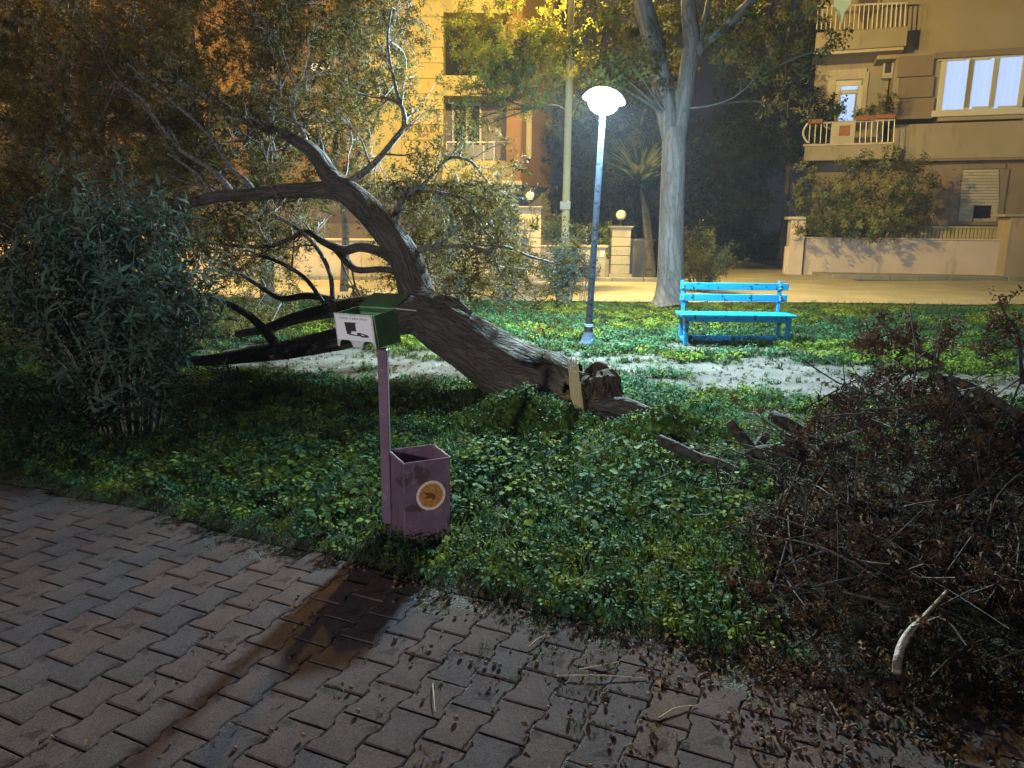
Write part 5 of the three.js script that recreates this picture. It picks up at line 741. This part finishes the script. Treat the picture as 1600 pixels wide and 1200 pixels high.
// ---------------------------------------------------------------- grass, weeds, leaf litter
{
  const tufts = [0, 1, 2, 3].map((k) => blade(9, [0.075, 0.06, 0.09, 0.05][k], 0.0055, 200 + k, [0.6, 0.9, 0.5, 1.1][k])), coarse = [0, 1].map((k) => blade(9, [0.085, 0.065][k], 0.011, 210 + k, 0.9));
  const round = (n, r, sd) => { reseed(sd); const g = new Geo(); for (let k = 0; k < n; k++) { const a = k * 2.4 + rr(-0.5, 0.5), h = rr(0.3, 1), st = V(Math.cos(a) * rr(0.01, 0.045), 0.02 + h * 0.04, Math.sin(a) * rr(0.01, 0.045)), d = V(Math.cos(a), rr(-0.25, 0.35), Math.sin(a)).normalize(); g.oval(st, d, r * rr(0.7, 1.2), r * rr(0.65, 0.95), V(rr(-0.5, 0.5), 1, rr(-0.5, 0.5)).normalize(), 0.3); g.leaf(V(st.x * 0.3, 0, st.z * 0.3), st.clone().sub(V(st.x * 0.3, 0, st.z * 0.3)).normalize(), st.y * 1.05, 0.004, V(Math.cos(a), 0, Math.sin(a)), 0); } return g.geometry(); };
  const weeds = [round(9, 0.044, 220), round(11, 0.032, 221)], small = round(14, 0.017, 222);
  const gs = [[], [], [], []], cs = [[], []], ws = [[], []], ss = [], dry = [];
  const GR = lin(0.095, 0.165, 0.034), GY = lin(0.16, 0.22, 0.032), GB = lin(0.065, 0.15, 0.065), DR = lin(0.22, 0.19, 0.11);
  const ivy = (x, z) => Math.max(1 - Math.hypot((x + 0.6) / 1.7, (z + 4.7) / 1.2), 1 - Math.hypot((x - 0.6) / 1.2, (z + 4.5) / 1.0)); // patch of broad leaves behind the bin
  const mound = (x, z) => Math.max(0, 1 - Math.hypot((x - 0.1) / 0.62, (z + 5.85) / 0.36)) * 0.27 + Math.max(0, 1 - Math.hypot((x - 1.25) / 0.5, (z + 5.6) / 0.3)) * 0.2;
  reseed(230);
  const put = (n, x0, x1, z0, z1, far) => {
    for (let k = 0; k < n; k++) {
      const z = rr(z0, z1), x = rr(x0, x1) * (-z), d = pathDist(x, z); if (d > 0.02 + 0.1 * R() * R() || z < roadNear(x) + 0.1) continue;
      if (heapBase(x, z) > 0.06 + 0.1 * R() || (z > -3.15 && R() < sstep(0.75, 1.25, x))) continue; const b = soil(x, z), f = fbm(x * 1.2, z * 1.6, 31, 3), y = groundY(x, z) + mound(x, z), edge = sstep(-0.55, 0, d);
      const c = f > 0.55 ? GY : f < 0.42 ? GB : GR, cc = vary(c, 0.35, 0.2);
      if (R() < b * 0.8) continue;
      cc.lerp(vary(DR, 0.3), clamp(b * 0.8 + edge * 0.35 * R() + (R() < 0.06 ? 0.7 : 0), 0, 0.9));
      const sc = rr(0.6, 1.25) * (1 - 0.45 * b) * (1 - 0.4 * edge), p = V(x, y, z), q = V(rr(-0.2, 0.2), 1, rr(-0.2, 0.2));
      if (far) cs[k & 1].push([p, q, sc * far, cc]); else gs[k & 3].push([p, q, sc, cc]);
    }
  };
  put(15000, -0.85, 0.85, -6.6, -2.3, 0); put(15000, -0.82, 0.85, -10.8, -6.4, 1.0); put(12000, -0.8, 0.85, -17, -10.6, 1.15);
  reseed(231);
  for (let k = 0; k < 12000; k++) { const z = rr(-7, -2.3), x = rr(-0.85, 0.8) * (-z), d = pathDist(x, z), v = ivy(x, z) + (fbm(x * 2.2, z * 2.2, 17, 3) - 0.5) * 1.3, b = soil(x, z); if (d > -0.05 || b > 0.4 || heapBase(x, z) > 0.04 + 0.1 * R() || (z > -3.15 && R() < sstep(0.75, 1.2, x))) continue; const y = groundY(x, z) + mound(x, z); if (v > 0.33 && R() < 0.5) ws[k & 1].push([V(x, y + rr(0, 0.05), z), V(rr(-0.4, 0.4), 1, rr(-0.3, 0.5)), rr(0.55, 1.25), vary(R() < 0.3 ? GY : R() < 0.5 ? GR : GB, 0.35, 0.15)]); else if (R() < 0.5) ss.push([V(x, y + rr(0, 0.03), z), V(rr(-0.4, 0.4), 1, rr(-0.4, 0.4)), rr(0.7, 1.4), vary(R() < 0.35 ? GY : GB, 0.3, 0.15)]); }
  for (let k = 0; k < 9000; k++) { const z = rr(-16, -6.5), x = rr(-0.8, 0.85) * (-z); if (soil(x, z) > 0.35 * R() + 0.2) continue; ss.push([V(x, groundY(x, z) + rr(0, 0.02), z), V(rr(-0.4, 0.4), 1, rr(-0.4, 0.4)), rr(1, 1.9), vary(fbm(x, z, 5) > 0.52 ? GY : GB, 0.3, 0.15)]); }
  for (let k = 0; k < 900; k++) { const a = rr(0, 6.28), r = Math.sqrt(R()), m = k % 3 ? [0.1, -5.85, 0.6, 0.34] : [1.25, -5.6, 0.5, 0.32], x = m[0] + Math.cos(a) * r * m[2], z = m[1] + Math.sin(a) * r * m[3]; ws[k & 1].push([V(x, groundY(x, z) + mound(x, z) * rr(0.6, 1.1), z), V(Math.cos(a) * r, 0.8, Math.sin(a) * r + 0.3), rr(0.6, 1.1), vary(GR, 0.3, 0.15)]); }
  gs.forEach((l, k) => tag(scatter('grass', tufts[k], M.grass, l, scene, 'stuff'), ['fine green grass of the near lawn', 'short spreading grass of the near lawn', 'taller tufts of grass on the near lawn', 'flattened short grass on the near lawn'][k], 'grass'));
  cs.forEach((l, k) => tag(scatter('grass', coarse[k], M.grass, l, scene, 'stuff'), ['grass of the lamplit lawn around the bench and lamp', 'shorter grass of the lamplit lawn beyond the fallen trunk'][k], 'grass'));
  ws.forEach((l, k) => tag(scatter('ground_cover', weeds[k], M.leafGloss, l, scene, 'stuff'), ['broad leaved ground cover in the patch behind the bin', 'smaller leaved ground cover around the stump'][k], 'ground cover'));
  tag(scatter('clover', small, M.leafGloss, ss, scene, 'stuff'), 'tiny leaved clover scattered through the whole lawn', 'clover');
  // dead leaves and berries on the path
  reseed(240); const lg = new Geo(); lg.leaf(V(0, 0.002, 0), V(0, 0.25, 1).normalize(), 0.024, 0.013, V(0, 1, 0), 0.5); lg.leaf(V(0.004, 0.002, 0), V(0.6, 0.4, -0.6).normalize(), 0.018, 0.01, V(0, 1, 0), 0.5);
  const bg = new THREE.IcosahedronGeometry(0.0066, 1), ls = [], bs = [], up = () => new THREE.Quaternion().setFromEuler(new THREE.Euler(rr(-0.4, 0.4), rr(0, 6.28), rr(-0.4, 0.4)));
  for (let k = 0; k < 14000; k++) {
    const a = rr(-0.4, 3.2), dd = Math.pow(R(), 1.1) * 1.9, p = E0.clone().addScaledVector(ED, a + 0.4).addScaledVector(RD, -dd); if (pathDist(p.x, p.z) < -0.03) continue;
    const dens = sstep(0.4, 2.7, a - dd * 0.12) * 0.75 * sstep(0.47, 0.62, fbm(p.x * 3.2, p.z * 3.2, 3, 3)) + 0.02 + 0.25 * sstep(0.15, 0, pathDist(p.x, p.z)) + sstep(2.1, 2.7, a - dd * 0.2) * 0.3; if (R() > dens) continue;
    p.y = 0.004; (R() < 0.6 ? bs : ls).push([p.clone().setY(0.004 + rr(0.002, 0.012)), up(), rr(0.7, 1.4), vary(R() < 0.5 ? lin(0.07, 0.035, 0.02) : lin(0.11, 0.065, 0.035), 0.4, 0.2)]);
  }
  tag(scatter('fallen_leaves', lg.geometry(), M.leafDry, ls, scene, 'stuff'), 'small brown dead leaves strewn over the paving at the right', 'leaf litter'); tag(scatter('fallen_berries', bg, std({ color: 0xffffff, roughness: 0.75 }), bs, scene, 'stuff'), 'dry brown berries and seed heads strewn over the paving', 'leaf litter');
  // weeds rooted in the joints of the paving
  const js = []; for (let k = 0; k < 900; k++) { const a = rr(0.3, 2.6), dd = R() * R() * 1.1, p = E0.clone().addScaledVector(ED, a + 0.4).addScaledVector(RD, -dd); if (fbm(p.x * 4, p.z * 4, 8, 3) < 0.52) continue; js.push([p.setY(-0.004), V(rr(-0.6, 0.6), 1, rr(-0.6, 0.6)), rr(0.3, 0.62), vary(GB.clone().lerp(DR, R() * 0.4), 0.3)]); } tag(scatter('joint_weeds', tufts[3], M.grass, js, scene, 'stuff'), 'short grass growing from the joints of the paving', 'weeds');
  // straws and twigs lying on the paving
  [[[676, 1068], [680, 1112], 0.0022, lin(0.5, 0.42, 0.28), 'straight pale straw lying alone near the middle of the paving'], [[870, 1056], [1010, 1060], 0.003, lin(0.3, 0.22, 0.13), 'long thin twig lying across the paving'], [[905, 1046], [968, 1034], 0.0025, lin(0.36, 0.27, 0.17), 'short pale twig beside the long thin one'], [[1030, 1122], [1090, 1102], 0.003, lin(0.34, 0.24, 0.15), 'pale twig on the paving nearest the brown leaf clumps'], [[1288, 1078], [1322, 1142], 0.004, lin(0.12, 0.08, 0.05), 'dark twig on the paving below the brush heap'], [[826, 1012], [852, 992], 0.003, lin(0.3, 0.23, 0.14), 'short twig near the ragged grass edge'], [[1060, 966], [1068, 1010], 0.0025, lin(0.3, 0.25, 0.16), 'bent dry stem hanging over the edge of the paving']].forEach(([a, b, r, c, label]) => { const p = G(...a, 0.007), q = G(...b, 0.007), m = p.clone().lerp(q, 0.5).add(V(rr(-0.01, 0.01), 0.006, rr(-0.01, 0.01))), g = new Geo(); g.tube([p, m, q], [r, r, r * 0.6], { seg: 5, sub: 4 }); const o = g.build('twig', std({ color: c })); tag(o, label, 'twig', 'twigs on the paving'); });
}

// ---------------------------------------------------------------- heap of cut brush on the right
{
  reseed(300); const hs = [[], []];
  const BR = lin(0.065, 0.04, 0.026), BR2 = lin(0.105, 0.06, 0.034), DK = lin(0.035, 0.027, 0.022);
  for (let k = 0; k < 12500; k++) { const x = rr(0.9, 5.8), z = rr(-5.4, -1.9), h = Math.max(hump(x, z), z > -3.2 && x < 3 && pathDist(x, z) < 0.12 && R() < 0.95 * sstep(0.75, 1.1, x) ? 0.025 : 0); if (h < 0.02) continue; const top = R() < 0.65, y = top ? h * rr(0.85, 1.08) : h * rr(0.1, 0.9); hs[k & 1].push([V(x, Math.max(0.02, y), z), rdir().add(V(0, 0.1, 0)), rr(0.6, 1.1) * (z > -3 ? 0.72 : 1), vary(R() < 0.35 ? BR2 : R() < 0.5 ? BR : DK, 0.4, 0.2)]); }
  hs.forEach((l, k) => tag(scatter('brush_heap', k ? G_dry2 : G_dry, M.leafDry, l, scene, 'stuff'), ['heap of dead brown leaves and cut brush at the lower right', 'narrow dry leaves mixed through the brush heap at the lower right'][k], 'brush heap'));
  const hs2 = [];
  { const g = new Geo(); for (let k = 0; k < 1100; k++) { const x = rr(0.6, 5.6), z = rr(-5.3, -2), h = Math.max(hump(x, z), x < 1.5 && x > 0.85 + rr(0, 0.3) && z < -2.8 ? 0.09 * R() : 0); if (h < 0.03) continue; const d = rdir(); d.y *= 0.6; d.normalize(); const l = rr(0.1, 0.42), p = V(x, h * rr(0.6, 1.22), z), a = p.clone().addScaledVector(d, -l), b = p.clone().addScaledVector(d, l); a.y = Math.max(0.01, a.y); b.y = Math.max(0.01, b.y); const r = rr(0.002, 0.006); g.tube([a, p.add(rdir().multiplyScalar(l * 0.12)), b], [r, r, r * 0.5], { seg: 4, sub: 2, cap: false }); } for (let k = 0; k < 170; k++) { // longer switches that stand out of the heap
      const x = rr(1.3, 5), z = rr(-5, -2.7), h = hump(x, z); if (h < 0.08) continue; const d = V(rr(-1, 0.5), rr(0.15, 0.9), rr(-0.5, 0.6)).normalize(), l = rr(0.3, 0.75), a = V(x, h * rr(0.4, 0.85), z), m = a.clone().addScaledVector(d, l * 0.5).add(rdir().multiplyScalar(l * 0.09)), b = a.clone().addScaledVector(d, l).add(V(0, -l * 0.16, 0)), r = rr(0.003, 0.008); g.tube([a, m, b], [r, r * 0.75, r * 0.3], { seg: 5, sub: 3, cap: false });
      for (let j = 0; j < 2; j++) { const q = a.clone().lerp(b, rr(0.35, 0.85)), e = q.clone().addScaledVector(d.clone().add(rdir().multiplyScalar(0.9)).normalize(), l * rr(0.2, 0.4)); g.tube([q, q.clone().lerp(e, 0.5).add(rdir().multiplyScalar(0.015)), e], [r * 0.5, r * 0.4, r * 0.2], { seg: 4, sub: 2, cap: false }); if (R() < 0.5) hs2.push([e, rdir(), rr(0.4, 0.8), vary(BR2, 0.4, 0.2)]); }
    }
    tag(g.build('brush_twigs', M.barkDark), 'thin dry twigs tangled through the brush heap', 'twigs'); scene.children[scene.children.length - 1].userData.kind = 'stuff'; }
  tag(scatter('brush_heap', G_dry, M.leafDry, hs2, scene, 'stuff'), 'wilted brown leaves on the switches standing out of the brush heap', 'brush heap');
  const cut = (label, list, { m = M.barkDark, end = true, leaves = 0, c = BR2, kids = [], seg = 10, bark = 0.1 } = {}) => { // a sawn or broken branch with its twigs
    const pts = list.map(([x, y, z]) => P(x, y, z)), rad = list.map((l) => l[3] / 1156 * l[2]), t = thing('cut_branch', label, 'branch', pts[0].clone().setY(0), 'cut branches of the brush heap');
    new Geo().tube(pts, rad, { seg, sub: 5, bark }).build('branch', m, t);
    if (end) { const d = pts[0].clone().sub(pts[1]).normalize(); new Geo().lathe(pts[0].clone().addScaledVector(d, 0.001), [[rad[0] * 0.86, 0], [rad[0] * 0.8, 0.002], [0, 0.003]], 14, new THREE.Quaternion().setFromUnitVectors(V(0, 1, 0), d)).build('cut_face', M.sawn, t); }
    const g = new Geo(), sp = [];
    for (const kd of kids) g.tube(kd.map(([x, y, z]) => P(x, y, z)), kd.map((l) => l[3] / 1156 * l[2]), { seg: 6, sub: 4, cap: false });
    if (kids.length) g.build('side_shoot', m, t);
    if (leaves) { const all = [list, ...kids]; for (const l of all) { const cur = new THREE.CatmullRomCurve3(l.map(([x, y, z]) => P(x, y, z))); for (let k = 0; k < leaves; k++) sp.push([cur.getPoint(rr(0.35, 1)).add(rdir().multiplyScalar(0.05)), rdir(), rr(0.5, 0.9), vary(c, 0.4, 0.2)]); } scatter('leaves', G_dry, M.leafDry, sp, t, 'stuff'); }
    return t;
  };
  M.sawn = std({ color: col(0.42, 0.32, 0.2), map: again(T.streak, 8), roughness: 0.8 });
  const z0 = 4.9;
  cut('sawn log end pointing left at the tip of the brush heap', [[1030, 687, z0 + 0.1, 9], [1055, 698, z0, 9], [1090, 714, z0 - 0.1, 8], [1120, 722, z0 - 0.2, 7], [1165, 742, z0 - 0.3, 6]]);
  cut('dark short stub leaning left above the fork', [[1140, 660, 4.9, 8], [1152, 676, 4.85, 9], [1170, 696, 4.8, 9], [1180, 710, 4.75, 9]]);
  cut('dark short stub leaning right of the fork', [[1197, 680, 4.85, 7], [1190, 690, 4.82, 8], [1182, 704, 4.78, 9], [1176, 716, 4.7, 10]]);
  cut('thick sawn branch stub standing up behind the fork', [[1207, 650, 5.1, 10], [1225, 660, 5, 11], [1250, 673, 4.95, 10], [1275, 690, 4.8, 8]]);
  cut('dark bough lying flat from the fork into the heap', [[1168, 712, 4.75, 12], [1195, 706, 4.7, 12], [1230, 704, 4.6, 10], [1280, 700, 4.5, 7], [1340, 690, 4.4, 4]]);
  cut('slender branch end lying on the near side of the sawn log', [[1122, 738, 4.6, 6], [1140, 748, 4.55, 7], [1165, 765, 4.45, 8], [1210, 800, 4.2, 7]], { kids: [[[1146, 748, 4.5, 2], [1190, 752, 4.4, 1.8], [1232, 762, 4.3, 1.2]], [[1100, 742, 4.6, 2], [1060, 748, 4.65, 1.6], [1022, 744, 4.7, 1]]] });
  cut('pale forked stick standing before the dark heap', [[1232, 765, 3.7, 2.2], [1222, 775, 3.7, 2.8], [1220, 795, 3.68, 3], [1226, 818, 3.6, 3.6], [1208, 842, 3.5, 3.2], [1194, 868, 3.4, 2.6], [1186, 890, 3.3, 2]], { m: std({ color: col(0.46, 0.38, 0.27), map: again(T.smoothBark, 4), roughness: 0.6 }), end: false, kids: [[[1226, 820, 3.6, 2], [1250, 812, 3.6, 1.5], [1290, 808, 3.65, 0.8]]], seg: 8, bark: 0.05 });
  cut('curved pale barked stick at the foot of the heap by the paving', [[1401, 1052, 2.32, 7.5], [1402, 1035, 2.34, 7.5], [1408, 1010, 2.4, 7], [1420, 988, 2.45, 6], [1445, 962, 2.55, 4], [1478, 925, 2.7, 2.5]], { m: std({ color: col(0.5, 0.41, 0.33), map: again(T.smoothBark, 3), bumpMap: again(T.grit, 4), bumpScale: 0.004, roughness: 0.6 }), bark: 0.05, seg: 12, kids: [[[1425, 980, 2.45, 2.4], [1445, 972, 2.5, 1.6], [1470, 962, 2.55, 1]]] });
  cut('long dark pole slanting out of the top of the heap', [[1462, 588, 4.5, 9], [1485, 612, 4.4, 10], [1520, 655, 4.2, 12], [1560, 695, 4.0, 12], [1600, 720, 3.9, 12]]);
  cut('leafy bough arching left above the heap, with small brown leaves', [[1475, 572, 4.7, 4], [1450, 556, 4.75, 4], [1420, 540, 4.8, 3.4], [1395, 518, 4.85, 2.6], [1372, 500, 4.9, 1.5]], { leaves: 26, end: false, kids: [[[1465, 562, 4.7, 2.4], [1470, 535, 4.75, 2], [1482, 515, 4.8, 1]], [[1420, 540, 4.8, 1.6], [1390, 545, 4.8, 1.2], [1352, 530, 4.85, 0.8]], [[1395, 520, 4.85, 1.5], [1370, 530, 4.85, 1], [1345, 545, 4.9, 0.7]], [[1440, 550, 4.75, 1.4], [1430, 525, 4.8, 1], [1415, 510, 4.85, 0.7]]] });
  cut('upright leafy spray at the right edge above the heap', [[1598, 600, 4.3, 3.6], [1594, 560, 4.35, 3], [1590, 520, 4.4, 2.6], [1570, 490, 4.45, 2], [1560, 462, 4.5, 1]], { leaves: 20, end: false, kids: [[[1590, 520, 4.4, 1.8], [1565, 512, 4.4, 1.4], [1545, 500, 4.45, 0.8]], [[1594, 545, 4.35, 1.6], [1560, 540, 4.35, 1.2], [1530, 548, 4.4, 0.7]]] });
  cut('pale upright peg of wood standing on the crest of the heap', [[1385, 572, 4.6, 2.6], [1384, 580, 4.58, 2], [1383, 600, 4.55, 2]], { m: M.splinter });
  cut('thin bare switch lying along the crest of the heap', [[1470, 572, 4.6, 2], [1430, 580, 4.6, 2.4], [1395, 594, 4.55, 2.2], [1350, 622, 4.5, 2], [1310, 655, 4.5, 1.6], [1255, 692, 4.5, 1.2]], { end: false, kids: [[[1390, 596, 4.55, 1.4], [1420, 570, 4.6, 1.2], [1360, 590, 4.7, 0.8]]] });
  cut('dark broken bough with drooping twigs on the left shoulder of the heap', [[1298, 620, 4.9, 8], [1312, 624, 4.85, 9], [1330, 636, 4.8, 9], [1352, 655, 4.7, 7]], { end: false, kids: [[[1300, 622, 4.9, 2.6], [1285, 638, 4.9, 2], [1278, 652, 4.9, 1]], [[1310, 626, 4.85, 2.6], [1316, 645, 4.85, 2], [1314, 662, 4.85, 1]]] });
  cut('thin dry stick crossing the dark front of the heap', [[1290, 690, 4.2, 2], [1320, 680, 4.2, 2.6], [1350, 670, 4.2, 2.4], [1400, 640, 4.25, 1.4]], { m: M.barkTwig, end: false });
  cut('greenish broken switch hanging at the left foot of the heap', [[1112, 800, 4.2, 3.5], [1120, 830, 4.1, 3.6], [1124, 862, 4.0, 4], [1128, 900, 3.8, 3]], { end: false, m: M.barkTwig, kids: [[[1124, 842, 4.05, 1.4], [1138, 834, 4.05, 1.2], [1150, 830, 4.05, 0.8]]] });
  cut('thick dark bough half buried at the right of the heap', [[1480, 590, 4.3, 7], [1530, 612, 4.2, 8], [1575, 640, 4.1, 8], [1640, 680, 4, 8]], { end: false });
}


{ // tree on the other side of the path, outside the picture: it keeps the far lamp off the brush heap
  reseed(400); const b = V(-0.4, 0, 5.6), cl = []; for (let k = 0; k < 24; k++) cl.push([V(rr(-2.3, 1.6), rr(1.5, 4.2), 5.4 + rr(-0.7, 0.7)), rr(0.5, 0.75), 70]);
  clumpTree('park_tree', 'low leafy tree standing across the path behind the viewpoint', 'tree', { base: b, seedN: 401, geo: G_mid, color: lin(0.06, 0.08, 0.03), stems: [[[b.clone().setY(-0.1), b.clone().add(V(0.05, 1.2, 0)), b.clone().add(V(0, 3.2, 0))], [0.14, 0.11, 0.06]]], clumps: cl });
}
for (const [x, y, z, r, label, c] of [[112, 319, 44, 0.14, 'tiny greenish white light far off behind the large oleander', col(0.6, 1, 0.9)], [309, 307, 46, 0.1, 'tiny white light far off above the long level branch', col(1, 1, 1)], [267, 338, 46, 0.1, 'tiny white light far off just below the long level branch', col(1, 1, 1)], [1098, 345, 52, 0.12, 'tiny white light far down the lane between the houses', col(0.9, 0.95, 1)]]) {
  const c0 = P(x, y, z), t = thing('distant_lamp', label, 'lamp', c0.clone().setY(0));
  new Geo().lathe(c0.clone().setY(0), [[0.05, 0], [0.045, c0.y - r * 0.9], [0, c0.y - r * 0.9]], 8).build('post', M.black, t);
  const prof = []; for (let k = 0; k <= 10; k++) { const a = -Math.PI / 2 + Math.PI * k / 10; prof.push([r * Math.cos(a), r * Math.sin(a)]); }
  new Geo().lathe(c0, prof, 16).build('lamp_globe', std({ color: col(0.8, 0.8, 0.8), emissive: c, emissiveIntensity: 4 }), t);
}
renderer.render(scene, camera);
